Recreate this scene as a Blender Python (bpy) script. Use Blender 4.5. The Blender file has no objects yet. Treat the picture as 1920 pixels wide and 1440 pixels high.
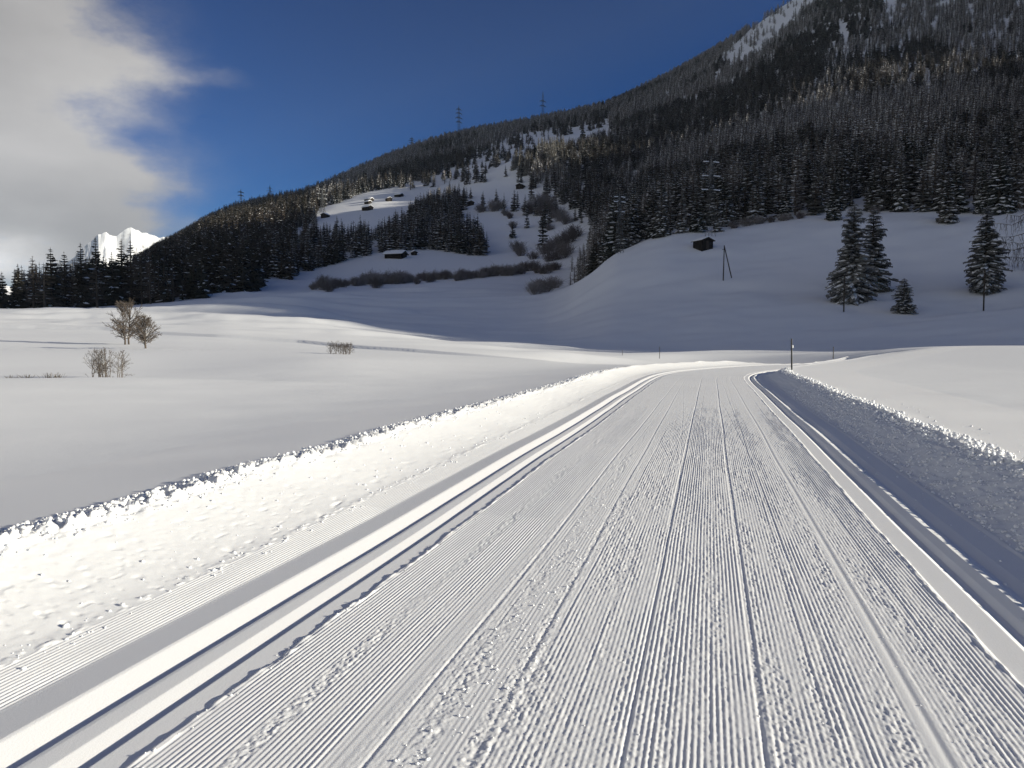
import bpy, math, random
import numpy as np
from mathutils import Vector

# =====================================================================================
# camera, sky, sun, exposure
# =====================================================================================
SC = bpy.context.scene
COL = SC.collection
cam_data = bpy.data.cameras.new("camera"); cam = bpy.data.objects.new("camera", cam_data); COL.objects.link(cam)
cam.location = (0, 0, 1.6)
cam.rotation_euler = (math.radians(90) - math.atan(80 / 1450), 0, 0)
cam_data.sensor_width = 36; cam_data.lens = 1450 / 1920 * 36
cam_data.clip_start = 0.05; cam_data.clip_end = 20000
SC.camera = cam
SUN_AZ, SUN_EL = 100.0, 14.0
SKY_STRENGTH, SUN_STRENGTH, EXPOSURE = 0.06, 4.9, 0.68
HAZE = 3.4e-5

def node(nt, kind, **kw):
    n = nt.nodes.new(kind)
    for k, v in kw.items(): setattr(n, k, v)
    return n
def make_world():
    w = bpy.data.worlds.new("World"); SC.world = w; w.use_nodes = True
    nt = w.node_tree; nt.nodes.clear(); L = nt.links.new
    sky = node(nt, 'ShaderNodeTexSky', sky_type='NISHITA', sun_disc=False)
    sky.sun_elevation = math.radians(SUN_EL); sky.sun_rotation = math.radians(SUN_AZ)
    sky.altitude = 1400; sky.air_density = 1.0; sky.dust_density = 0.3; sky.ozone_density = 2.2
    out = node(nt, 'ShaderNodeOutputWorld')
    bg = node(nt, 'ShaderNodeBackground'); bg.inputs['Strength'].default_value = SKY_STRENGTH
    # clouds: soft lobes in the west, torn by noise, by bearing and height above the horizon
    tc = node(nt, 'ShaderNodeTexCoord'); sep = node(nt, 'ShaderNodeSeparateXYZ'); L(tc.outputs['Generated'], sep.inputs[0])
    def M(op, a, b=None, c=None, clamp=False):
        n = node(nt, 'ShaderNodeMath', operation=op, use_clamp=clamp)
        for i, v in enumerate((a, b, c)):
            if v is None: continue
            if isinstance(v, (int, float)): n.inputs[i].default_value = v
            else: L(v, n.inputs[i])
        return n.outputs[0]
    az = M('MULTIPLY', M('ARCTAN2', sep.outputs[0], sep.outputs[1]), 180 / math.pi)
    el = M('MULTIPLY', M('ARCSINE', sep.outputs[2]), 180 / math.pi)
    comb = node(nt, 'ShaderNodeCombineXYZ'); L(M('MULTIPLY', az, .055), comb.inputs[0]); L(M('MULTIPLY', el, .11), comb.inputs[1])
    def noise(scale, detail, off, rough=.55):
        mp = node(nt, 'ShaderNodeMapping'); mp.inputs['Location'].default_value = off; L(comb.outputs[0], mp.inputs[0])
        n = node(nt, 'ShaderNodeTexNoise'); n.inputs['Scale'].default_value = scale; n.inputs['Detail'].default_value = detail
        n.inputs['Roughness'].default_value = rough; L(mp.outputs[0], n.inputs['Vector']); return n.outputs['Fac']
    n1 = M('SUBTRACT', noise(1.6, 6, (3.1, 7.7, .5)), .5); n2 = M('SUBTRACT', noise(1.6, 6, (13.4, 2.2, 4.5)), .5)
    azw = M('ADD', az, M('MULTIPLY', n1, 7.0)); elw = M('ADD', el, M('MULTIPLY', n2, 4.0))
    dens = None
    # (bearing, elevation, half width, half height, weight)
    LOBES = [(-36, 18.3, 9.4, 6.2, 1.15), (-29.4, 18.4, 4.3, 2.8, .7), (-24.6, 17.8, 2.4, 1.1, .35), (-21.2, 17.2, 3.4, .45, .30), (-33, 11.2, 8.2, 3.0, 1.1), (-27.2, 10.3, 4.3, 1.05, .8),
             (-33.5, 7.2, 10, 2.2, .95), (-28.5, 7.4, 4.2, 1.7, .6), (-26.8, 13.2, 2.2, 1.0, -.3), (-21, 7.6, 5.5, .7, .18),
             (-66, 16, 22, 14, 1.5), (-112, 22, 40, 20, 1.5), (-165, 26, 34, 20, 1.4), (172, 34, 36, 18, 1.1), (-44, 3.6, 15, 2.3, 1.3)]  # unseen lobes far left and behind are added to lift the fill light
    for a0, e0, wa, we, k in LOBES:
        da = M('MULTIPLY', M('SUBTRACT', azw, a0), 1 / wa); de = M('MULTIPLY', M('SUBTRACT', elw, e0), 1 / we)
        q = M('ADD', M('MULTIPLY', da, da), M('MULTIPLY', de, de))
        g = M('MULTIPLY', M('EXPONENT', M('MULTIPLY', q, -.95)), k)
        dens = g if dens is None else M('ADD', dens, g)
    n3 = noise(3.0, 10, (5, 1, 2), .68)
    d2 = M('MULTIPLY', dens, M('ADD', .12, M('MULTIPLY', n3, 1.75)))
    mr = node(nt, 'ShaderNodeMapRange', interpolation_type='SMOOTHSTEP'); L(d2, mr.inputs['Value'])
    mr.inputs['From Min'].default_value = .10; mr.inputs['From Max'].default_value = 1.25; mr.inputs['To Max'].default_value = .94
    # brightness of the cloud: billows, and the bright gap low in the west
    n4 = noise(1.3, 6, (8, 3, 1), .5); n5 = noise(.7, 2, (1, 9, 3), .5)
    br = M('ADD', -.02, M('MULTIPLY', n4, .46)); br = M('ADD', br, M('MULTIPLY', n5, .36))
    def glow(a0, e0, wa, we, k):
        da = M('MULTIPLY', M('SUBTRACT', azw, a0), 1 / wa); de = M('MULTIPLY', M('SUBTRACT', elw, e0), 1 / we)
        return M('MULTIPLY', M('EXPONENT', M('MULTIPLY', M('ADD', M('MULTIPLY', da, da), M('MULTIPLY', de, de)), -1.0)), k)
    br = M('ADD', br, glow(-35, 5.0, 4.2, 1.0, .62)); br = M('ADD', br, glow(-34, 10.8, 7, 1.2, .08)); br = M('ADD', br, glow(-115, 18, 62, 22, .22))  # last glow is unseen cloud light, added to brighten the shade
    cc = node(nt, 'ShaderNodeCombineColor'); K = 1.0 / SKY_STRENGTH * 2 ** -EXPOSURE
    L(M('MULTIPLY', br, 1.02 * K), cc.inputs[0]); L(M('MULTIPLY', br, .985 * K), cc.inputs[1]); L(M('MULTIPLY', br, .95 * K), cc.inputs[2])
    # clear high-mountain air: a deeper blue, except where the sky is bright round the sun
    sp = node(nt, 'ShaderNodeSeparateColor'); L(sky.outputs[0], sp.inputs[0]); deep = node(nt, 'ShaderNodeCombineColor')
    for i, k in enumerate((.065, .22, .365)): L(M('MINIMUM', M('MULTIPLY', M('POWER', sp.outputs[i], 1.55), k), sp.outputs[i]), deep.inputs[i])
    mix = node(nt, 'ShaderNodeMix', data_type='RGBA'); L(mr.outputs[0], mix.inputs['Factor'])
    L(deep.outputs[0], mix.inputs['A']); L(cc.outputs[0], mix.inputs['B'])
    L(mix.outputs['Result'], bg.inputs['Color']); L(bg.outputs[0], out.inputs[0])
make_world()
sun_data = bpy.data.lights.new("sun", 'SUN'); sun = bpy.data.objects.new("sun", sun_data); COL.objects.link(sun)
sun_data.energy = SUN_STRENGTH; sun_data.angle = math.radians(.53); sun_data.color = (1.0, .925, .755)
_a, _e = math.radians(SUN_AZ), math.radians(SUN_EL)
sun.rotation_euler = Vector((-math.sin(_a) * math.cos(_e), -math.cos(_a) * math.cos(_e), -math.sin(_e))).to_track_quat('-Z', 'Y').to_euler()
SC.view_settings.view_transform = 'Standard'; SC.view_settings.look = 'None'
SC.view_settings.exposure = EXPOSURE; SC.view_settings.gamma = 1.0; SC.view_settings.use_curve_mapping = False
SC.cycles.max_bounces = 5; SC.cycles.diffuse_bounces = 3
rng = np.random.default_rng(7); random.seed(7)

# =====================================================================================
# the lie of the land (numbers only)
# =====================================================================================
R_=np.radians
F=1450.0; PITCH=np.arctan(80/1450.0); EYE=1.6          # pinhole of the camera in pixels of a 1920 wide frame
PLAIN=0.255

# ------------------------------------------------------------------ noise
def _h(ix,iy,seed):
    n=(ix.astype(np.int64)*374761393+iy.astype(np.int64)*668265263+seed*974711)&0x7fffffff
    n=((n^(n>>13))*1274126177)&0x7fffffff
    n=((n^(n>>16))*2654435)&0x7fffffff
    return ((n^(n>>15))&0xffff)/32767.5-1.0
def vn(x,y,seed=0):
    ix=np.floor(x); iy=np.floor(y); fx=x-ix; fy=y-iy
    fx=fx*fx*(3-2*fx); fy=fy*fy*(3-2*fy)
    a=_h(ix,iy,seed); b=_h(ix+1,iy,seed); c=_h(ix,iy+1,seed); d=_h(ix+1,iy+1,seed)
    return (a*(1-fx)+b*fx)*(1-fy)+(c*(1-fx)+d*fx)*fy
def fbm(x,y,seed=0,octv=3,gain=.5):
    s=0;a=1;t=0
    for o in range(octv):
        s=s+a*vn(x*2**o+o*17.3,y*2**o-o*9.1,seed+o); t+=a; a*=gain
    return s/t
def ss(a,b,x):
    t=np.clip((x-a)/(b-a),0,1); return t*t*(3-2*t)

# ------------------------------------------------------------------ photo pixel <-> place
def az_of(px,py=640.0):
    dx=(px-960)/F; dz=-(py-720)/F
    return np.degrees(np.arctan2(dx,np.cos(PITCH)+dz*np.sin(PITCH)))
def slope_of(px,py):
    dx=(px-960)/F; dz=-(py-720)/F
    y=np.cos(PITCH)+dz*np.sin(PITCH); z=-np.sin(PITCH)+dz*np.cos(PITCH)
    return z/np.hypot(dx,y)
def pix_of(x,y,z):
    z=z-EYE
    d=y*np.cos(PITCH)-z*np.sin(PITCH); u=y*np.sin(PITCH)+z*np.cos(PITCH)
    return 960+F*x/d, 720-F*u/d

# ------------------------------------------------------------------ piste centre line: u is metres to its right, s metres along
S0=-9.0
def _path():
    s=np.arange(S0,96,.1); psi=np.radians(14.3)+np.radians(28)*ss(29,54,s)+np.radians(30)*ss(66,95,s)
    x=np.cumsum(np.sin(psi))*.1; y=np.cumsum(np.cos(psi))*.1
    k=np.argmin(abs(s)); return s,x-x[k]-1.45,y-y[k]+2.83,psi
PS,PX,PY,PP=_path()
def path(s): return np.interp(s,PS,PX),np.interp(s,PS,PY),np.interp(s,PS,PP)
def su_of(x,y):
    """nearest piste coordinates of places (only meaningful near the piste)"""
    s=np.full(x.shape,-99.);u=np.full(x.shape,99.)
    near=(np.hypot(x-10,y-30)<95)
    xs,ys=x[near],y[near]
    P=PS[::5];QX=PX[::5];QY=PY[::5]
    bs=np.zeros(xs.shape);bd=np.full(xs.shape,1e9)
    for k in range(len(P)):
        d=(xs-QX[k])**2+(ys-QY[k])**2; m=d<bd; bd[m]=d[m]; bs[m]=P[k]
    for it in range(2):
        px,py,pp=path(bs); bs=np.clip(bs+(xs-px)*np.sin(pp)+(ys-py)*np.cos(pp),S0,95)
    px,py,pp=path(bs)
    uu=(xs-px)*np.cos(pp)-(ys-py)*np.sin(pp); al=(xs-px)*np.sin(pp)+(ys-py)*np.cos(pp)
    uu=np.where(abs(al)>.6,99.,uu)
    s[near]=bs;u[near]=uu
    return s,u

# ------------------------------------------------------------------ the valley and its mountainside, z over (azimuth, distance)
RINGS=[2,30,45,75,110,160,215,270,340,420,650,1000,1300,1800,2600,4200]
# sight-line heights of each ring, by bearing (as the pixel row at which that ring is seen)
PXT=[ # px  : r=75,110,160,215,270,340,420,650,1000,1300,1800,2600,4200
 (-400,[652,625,602,583,581,578,577,576,576,576,577,580,590]),
 (0,   [650,622,600,581,578,575,573,572,572,573,575,580,590]),
 (130, [650,622,600,580,577,572,567,558,552,552,556,570,590]),
 (230, [649,622,598,577,572,560,545,522,508,506,515,540,580]),
 (320, [649,622,596,569,560,540,518,485,466,462,475,510,570]),
 (400, [650,622,593,563,549,520,492,448,425,416,430,470,550]),
 (480, [651,625,593,560,544,524,490,428,400,388,402,440,530]),
 (560, [652,628,595,560,542,527,497,412,382,373,388,420,510]),
 (640, [654,632,601,564,543,527,486,398,352,342,358,390,480]),
 (700, [655,636,605,567,544,526,478,390,330,315,334,370,460]),
 (775, [657,640,609,567,542,523,473,384,308,286,305,340,430]),
 (850, [660,645,612,566,540,518,474,372,292,262,280,320,410]),
 (910, [662,648,614,564,539,512,474,358,274,247,262,300,390]),
 (960, [664,651,615,562,540,509,471,350,262,238,250,285,380]),
 (1017,[666,654,613,557,544,506,464,342,252,228,240,275,370]),
 (1060,[668,656,605,543,541,503,455,332,245,220,232,265,360]),
 (1100,[669,659,592,517,530,490,443,322,238,210,222,255,350]),
 (1160,[668,661,574,472,482,444,405,312,225,190,200,235,330]),
 (1270,[666,663,562,437,420,392,362,290,190,142,140,170,270]),
 (1400,[662,661,557,429,388,352,316,250,125,66,54,70,170]),
 (1500,[657,659,558,422,376,334,296,222,78,2,-48,-60,60]),
 (1600,[653,657,561,416,370,326,286,200,44,-60,-150,-190,-60]),
 (1800,[648,654,564,413,364,318,278,186,30,-125,-270,-380,-250]),
 (2000,[646,652,560,410,358,312,274,188,30,-160,-320,-470,-330]),
]
AZT=[ # bearing in degrees : heights in metres, outside the frame
 (-180,[.3]*13),(-120,[.3]*13),(-75,[.5,1,3,6,7,7,8,8,9,9,9,9,9]),
 (45,[.5,.8,6,26,50,84,122,240,420,560,800,1000,800]),
 (55,[.5,.8,5,26,62,116,160,268,390,500,640,760,700]),
 (65,[.5,.8,5,28,78,132,158,228,310,350,400,420,400]),
 (75,[.5,.8,4,18,50,82,92,108,140,150,150,150,150]),
 (85,[.4,.6,2,10,32,54,58,60,56,60,50,50,50]),
 (92,[.3,.4,1,4,9,16,18,20,20,18,15,12,10]),
 (110,[.3]*13),(180,[.3]*13)]
def _table():
    rows=[]
    r=np.array(RINGS[3:],float)
    for px,ys in PXT:
        rows.append((az_of(px),np.concatenate([[PLAIN,PLAIN,PLAIN+.2*(1-ss(520,900,px))],[EYE+slope_of(px,y)*q for y,q in zip(ys,r)]])))
    for a,zs in AZT: rows.append((a,np.concatenate([[PLAIN,PLAIN,PLAIN+(.2 if -80<a<0 else 0)],zs])))
    rows.sort(key=lambda t:t[0])
    return np.array([t[0] for t in rows]),np.array([t[1] for t in rows])
def pchip(x,y,q):
    """monotone cubic along axis 0"""
    x=np.asarray(x,float); h=np.diff(x); d=np.diff(y,axis=0)/h[:,None]
    m=np.zeros_like(y)
    w1=2*h[1:]+h[:-1]; w2=h[1:]+2*h[:-1]
    with np.errstate(divide='ignore',invalid='ignore'):
        hm=(w1+w2)[:,None]/(w1[:,None]/d[:-1]+w2[:,None]/d[1:])
    m[1:-1]=np.where(d[:-1]*d[1:]>0,hm,0); m[0]=d[0]; m[-1]=d[-1]
    i=np.clip(np.searchsorted(x,q)-1,0,len(x)-2); t=((q-x[i])/h[i])[:,None]; H=h[i][:,None]
    return (y[i]*(1+2*t)*(1-t)**2+m[i]*H*t*(1-t)**2+y[i+1]*t*t*(3-2*t)+m[i+1]*H*t*t*(t-1))
GA=np.concatenate([np.arange(-180,-42,2.0),np.arange(-42,-36,.5),np.arange(-36,36,.2),np.arange(36,48,.5),np.arange(48,180.1,2.0)])
GR=np.concatenate([np.geomspace(2.2,20,80)[:-1],np.geomspace(20,260,300)[:-1],np.geomspace(260,4200,140)])
def build_grid():
    ta,tz=_table()
    zr=pchip(np.log(RINGS),tz.T.copy(),np.log(GR))      # (r, column)
    z=pchip(ta,zr.T.copy(),GA)                           # (az, r)
    return np.where(z>560,560+150*(1-np.exp(-(z-560)/150)),z)      # the summit lies above the view
GZ=build_grid()
def _bil(G,x,y):
    a=np.degrees(np.arctan2(x,y)); r=np.maximum(np.hypot(x,y),2.25)
    i=np.clip(np.searchsorted(GA,a)-1,0,len(GA)-2); j=np.clip(np.searchsorted(GR,r)-1,0,len(GR)-2)
    fa=np.clip((a-GA[i])/(GA[i+1]-GA[i]),0,1); fr=np.clip((r-GR[j])/(GR[j+1]-GR[j]),0,1)
    return (G[i,j]*(1-fa)+G[i+1,j]*fa)*(1-fr)+(G[i,j+1]*(1-fa)+G[i+1,j+1]*fa)*fr

# ------------------------------------------------------------------ undulation of the snow
def undulate(x,y):
    r=np.hypot(x,y)
    z=.035*ss(4,20,r)*fbm(x/9,y/5,11,3)
    z=z+.022*fbm(x/2.6,y/1.6,12,2)*ss(3,8,r)*(1-ss(25,60,r))
    z=z+.6*ss(60,150,r)*(1-ss(260,420,r))*fbm(x/34,y/11,13,4)         # wind-laid humps in the far meadow
    z=z+2.6*ss(110,170,r)*(1-ss(240,330,r))*np.maximum(0,fbm(x/45+3,y/9,14,3))*(1-ss(-20,30,x))*ss(-130,-80,x)
    z=z+.34*ss(90,150,r)*(1-ss(260,420,r))*fbm(x/9,y/5,18,3)
    z=z+2.4*ss(300,520,r)*fbm(x/70,y/70,15,4)
    z=z+9*ss(900,1600,r)*fbm(x/190,y/190,16,4)
    return z
def features(x,y):
    z=0*x
    su,uu=su_of(x.ravel(),y.ravel()); uu=uu.reshape(x.shape)
    # the fields beside the piste fall away from it a little
    dl=np.maximum(-2.4-uu,0); dr=np.maximum(np.where(uu>90,0,uu)-5.3,0)
    z=z-np.where(uu<90,.36*(1-np.exp(-dl/5.0))*np.exp(-(dl/26)**2),0)-.26*(1-np.exp(-dr/8.0))*np.exp(-(dr/26)**2)
    z=z+np.where(uu<90,.40*ss(4,18,dl),0)*(1-ss(45,80,np.hypot(x,y)))
    # lip of the near field on the left, then a shallow hollow
    e=29+3*vn(x/14,x*0+.5,31); d=np.hypot(x,y)-e; lipw=1-ss(-26,-11,np.degrees(np.arctan2(x,y)))
    a=np.degrees(np.arctan2(x,y))
    z=z-.34*ss(0,2.2,d)*(1-ss(8,34,d))*lipw
    # hollow the piste drops into behind its bend
    z=z-1.35*np.exp(-(((x-18)/15)**2+((y-74)/17)**2)**2)*(1-ss(4.6,6.6,np.where(uu>90,0,uu)))
    # old path cut across the left meadow
    ry=np.interp(x,[-200,-110,-72,-56,-35,-24,-14,-8,4],[128,114,109,106,92,87,77,71.6,60]); q=y-ry
    on=ss(-230,-150,x)*(1-ss(-10,6,x)); z=z+.26*ss(-.4,.4,q)*np.exp(-np.maximum(q,0)/14)*on-.08*np.exp(-((q+1.6)/1.3)**2)*on
    z=z+17*np.exp(-((x-24)/46)**2-((y-712)/52)**2)      # knob that carries the sunlit clump
    # bumps and blown banks beyond the bend
    for cx,cy,rx,ry_,h in [(18,92,9,2.2,.55),(8,88,7,1.8,.5),(-6,96,10,2,.5),(28,100,12,2.5,.6),(2,112,12,2.5,.6),(-22,118,10,2,.6),(-35,140,12,2.5,.9),(-52,165,14,3,1.1),(-60,190,12,3,1.2)]:
        z=z+h*np.exp(-((x-cx)/rx)**2-((y-cy)/ry_)**2)
    return z
# unseen cuts added to the mountain so the low sun lights a few spots
SUN_GAPS=[(24,688,132,42),(70,745,178,14),(-165,560,92,24),(-135,640,112,34),(-95,650,112,22),(-190,560,84,14)]
def carve_sun_gaps(x,y,z):
    a=np.radians(SUN_AZ);az=np.degrees(np.arctan2(x,y)); k=np.tan(np.radians(SUN_EL))
    for gx,gy,gzz,w in SUN_GAPS:
        t=(x-gx)*np.sin(a)+(y-gy)*np.cos(a); q=(x-gx)*np.cos(a)-(y-gy)*np.sin(a)
        cap=gzz+k*np.maximum(t,0)-3+40*np.maximum(0,abs(q)/w-.7)**2
        z=np.where((az>34.6)&(t>0)&(cap<z),z-(z-cap)*ss(34.6,36.5,az),z)
    return z
def ground(x,y):
    x=np.asarray(x,float);y=np.asarray(y,float)
    return carve_sun_gaps(x,y,_bil(GZ,x,y)+undulate(x,y)+features(x,y))
# fast lookup table of the finished ground
AA,RR=np.meshgrid(np.radians(GA),GR,indexing='ij')
GX,GY=RR*np.sin(AA),RR*np.cos(AA)
GZF=ground(GX,GY)
def gz(x,y): return _bil(GZF,np.asarray(x,float),np.asarray(y,float))
def hit(px,py,rmin=20.,rmax=4000.):
    """where the sight line of a photo pixel first meets the ground"""
    a=np.radians(az_of(px,py)); k=slope_of(px,py)
    r=np.exp(np.linspace(np.log(rmin),np.log(rmax),4000)); x=r*np.sin(a);y=r*np.cos(a)
    b=np.nonzero(gz(x,y)>=EYE+k*r)[0]
    i=b[0] if len(b) else np.argmax(gz(x,y)-EYE-k*r)
    return x[i],y[i],float(gz(x[i],y[i])),r[i]
def lit(x,y,z,extra=0.5):
    a=np.radians(SUN_AZ);t=np.exp(np.linspace(np.log(3),np.log(2600),500))
    return np.min(z+extra+t*np.tan(np.radians(SUN_EL))-gz(x+t*np.sin(a),y+t*np.cos(a)))

# =====================================================================================
# helpers
# =====================================================================================
def mesh_np(name, verts, faces, mats=(), smooth=True, mat_idx=None):
    """faces: an (n,3) or (n,4) array, or a list of such arrays"""
    me = bpy.data.meshes.new(name)
    fl = faces if isinstance(faces, list) else [faces]
    fl = [np.asarray(f, np.int32) for f in fl if len(f)]
    loops = np.concatenate([f.ravel() for f in fl]); sizes = np.concatenate([np.full(len(f), f.shape[1], np.int32) for f in fl])
    me.vertices.add(len(verts)); me.vertices.foreach_set('co', np.asarray(verts, np.float32).ravel())
    me.loops.add(len(loops)); me.loops.foreach_set('vertex_index', loops)
    me.polygons.add(len(sizes)); me.polygons.foreach_set('loop_start', np.concatenate([[0], np.cumsum(sizes)[:-1]]).astype(np.int32))
    if smooth is not None: me.polygons.foreach_set('use_smooth', np.full(len(sizes), bool(smooth)))
    if mat_idx is not None: me.polygons.foreach_set('material_index', np.asarray(mat_idx, np.int32))
    for m in mats: me.materials.append(m)
    me.update(calc_edges=True); me.validate(); return me
def tag(o, label=None, cat=None, group=None, kind=None):
    for k, v in (('label', label), ('category', cat), ('group', group), ('kind', kind)):
        if v: o[k] = v
    return o
def put(name, me, parent=None, loc=None):
    o = bpy.data.objects.new(name, me); COL.objects.link(o)
    if parent: o.parent = parent
    if name in ('branch_snow', 'arm_snow', 'twig_snow'): o['kind'] = 'stuff'      # flecks of snow too small to pick apart
    if loc is not None: o.location = loc
    return o
def empty(name, loc, rz=0.0, scale=1.0):
    o = bpy.data.objects.new(name, None); COL.objects.link(o); o.location = loc; o.rotation_euler = (0, 0, rz)
    o.scale = (scale,) * 3 if not hasattr(scale, '__len__') else scale
    o.empty_display_size = .3; return o
def copy_tree(o, parent=None):
    c = o.copy(); COL.objects.link(c)
    if parent: c.parent = parent
    for ch in o.children: copy_tree(ch, c)
    return c
def grid_faces(n, m):
    i = np.arange(n - 1)[:, None] * m + np.arange(m - 1)[None, :]
    return np.stack([i, i + m, i + m + 1, i + 1], -1).reshape(-1, 4)
def tubes(segs, sides=3):
    """segs: list of (p0,p1,r0,r1) -> open prisms"""
    P0 = np.array([s[0] for s in segs], float); P1 = np.array([s[1] for s in segs], float)
    r0 = np.array([s[2] for s in segs])[:, None]; r1 = np.array([s[3] for s in segs])[:, None]
    d = P1 - P0; d /= np.maximum(np.linalg.norm(d, axis=1, keepdims=True), 1e-9)
    up = np.where(abs(d[:, 2:3]) > .9, [[1., 0, 0]], [[0, 0, 1.]]); a = np.cross(d, up); a /= np.linalg.norm(a, axis=1, keepdims=True); b = np.cross(d, a)
    V = []; n = len(segs)
    for k in range(sides):
        t = 2 * math.pi * k / sides; o = a * math.cos(t) + b * math.sin(t); V.append(P0 + o * r0); V.append(P1 + o * r1)
    V = np.stack(V, 1).reshape(-1, 3); base = np.arange(n)[:, None] * (2 * sides); F_ = []
    for k in range(sides):
        k2 = (k + 1) % sides; F_.append(base + np.array([[2 * k, 2 * k2, 2 * k2 + 1, 2 * k + 1]]))
    return V, np.concatenate(F_)
def box(x0, x1, y0, y1, z0, z1):
    V = np.array([(x, y, z) for x in (x0, x1) for y in (y0, y1) for z in (z0, z1)], float)
    return V, np.array([(0, 1, 3, 2), (4, 6, 7, 5), (0, 4, 5, 1), (2, 3, 7, 6), (0, 2, 6, 4), (1, 5, 7, 3)])
def join(parts):
    V = []; F_ = []; o = 0
    for v, f in parts: V.append(v); F_.append(np.asarray(f) + o); o += len(v)
    return np.concatenate(V), F_

# =====================================================================================
# materials
# =====================================================================================
def mat(name, color, rough=.8, spec=.2, bump=None, vary=None):
    """bump: list of (scale, strength, distance); vary: (scale, second colour, amount)"""
    m = bpy.data.materials.new(name); m.use_nodes = True; nt = m.node_tree; L = nt.links.new
    b = nt.nodes['Principled BSDF']; b.inputs['Base Color'].default_value = (*color, 1); b.inputs['Roughness'].default_value = rough
    b.inputs['Specular IOR Level'].default_value = spec
    geo = node(nt, 'ShaderNodeNewGeometry')
    if vary:
        n = node(nt, 'ShaderNodeTexNoise'); n.inputs['Scale'].default_value = vary[0]; n.inputs['Detail'].default_value = 4; L(geo.outputs['Position'], n.inputs['Vector'])
        oi = node(nt, 'ShaderNodeObjectInfo'); ad = node(nt, 'ShaderNodeMath', operation='ADD'); L(n.outputs['Fac'], ad.inputs[0])
        ml = node(nt, 'ShaderNodeMath', operation='MULTIPLY_ADD'); L(oi.outputs['Random'], ml.inputs[0]); ml.inputs[1].default_value = .5; ml.inputs[2].default_value = -.5; L(ml.outputs[0], ad.inputs[1])
        mr = node(nt, 'ShaderNodeMapRange'); L(ad.outputs[0], mr.inputs['Value']); mr.inputs['From Min'].default_value = .05; mr.inputs['From Max'].default_value = .5; mr.inputs['To Max'].default_value = vary[2]
        mx = node(nt, 'ShaderNodeMix', data_type='RGBA'); L(mr.outputs[0], mx.inputs['Factor'])
        mx.inputs['A'].default_value = (*color, 1); mx.inputs['B'].default_value = (*vary[1], 1); L(mx.outputs['Result'], b.inputs['Base Color'])
    last = None
    for sc, st, di in bump or ():
        n = node(nt, 'ShaderNodeTexNoise'); n.inputs['Scale'].default_value = sc; n.inputs['Detail'].default_value = 3; L(geo.outputs['Position'], n.inputs['Vector'])
        bp = node(nt, 'ShaderNodeBump'); bp.inputs['Strength'].default_value = st; bp.inputs['Distance'].default_value = di; L(n.outputs['Fac'], bp.inputs['Height'])
        if last: L(last, bp.inputs['Normal'])
        last = bp.outputs['Normal']
    if last: L(last, b.inputs['Normal'])
    return m
SNOW = mat('fresh_snow', (.83, .845, .87), .62, .25, [(3.0, .25, .02), (38, .35, .006), (160, .5, .003)])
def soften(m, w, s):
    b = m.node_tree.nodes['Principled BSDF']; b.inputs['Subsurface Weight'].default_value = w; b.inputs['Subsurface Radius'].default_value = (1, .95, .9); b.inputs['Subsurface Scale'].default_value = s
GROOMED = mat('groomed_snow', (.84, .85, .87), .6, .25, [(90, .3, .003), (330, .55, .0016)])
CRUMB = mat('snow_crumb', (.82, .835, .86), .6, .2, [(120, .4, .003)])
soften(GROOMED, .5, .012); soften(CRUMB, .4, .01)
TREE_SNOW = mat('snow_on_branches', (.80, .82, .85), .7, .1)
NEEDLE = mat('spruce_needles', (.05, .056, .050), .8, .1, None, (.15, (.15, .14, .13), 1.0))
NEEDLE_DARK = mat('dark_spruce_needles', (.045, .047, .040), .8, .1, None, (.15, (.07, .062, .052), .9))
LARCH = mat('larch_twigs', (.15, .132, .122), .85, .1, None, (.2, (.24, .22, .205), 1.0))
BARK = mat('bark', (.055, .045, .038), .9, .1, [(14, .6, .03)], (3.0, (.10, .085, .07), .8))
TWIG = mat('bare_twigs', (.085, .07, .06), .85, .1, None, (.5, (.14, .118, .10), .9))
ALDER = mat('alder_twigs', (.12, .102, .096), .85, .1, None, (.9, (.26, .24, .235), 1.0))
LARCH_DARK = mat('dark_larch_twigs', (.075, .062, .053), .85, .1, None, (.2, (.11, .092, .08), .9))
TIMBER = mat('weathered_timber', (.012, .010, .009), .85, .15, [(9, .5, .03)], (1.5, (.03, .023, .018), .9))
SHINGLE = mat('shingle_roof', (.07, .06, .055), .85, .15, [(7, .5, .04)])
STEEL = mat('galvanised_steel', (.085, .09, .098), .6, .3, None, (2.0, (.05, .054, .058), .8))
POLEWOOD = mat('tarred_pole', (.045, .036, .03), .85, .15, [(20, .5, .01)])
BLACKP = mat('black_plastic', (.02, .02, .022), .5, .3); WHITEP = mat('white_band', (.75, .75, .75), .5, .3)
GRASS = mat('dry_grass', (.11, .09, .06), .85, .1)
ROCKSNOW = mat('peak_snow', (.83, .84, .87), .65, .2, [(.012, .6, 12)], (.0035, (.34, .33, .34), .0))
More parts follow.
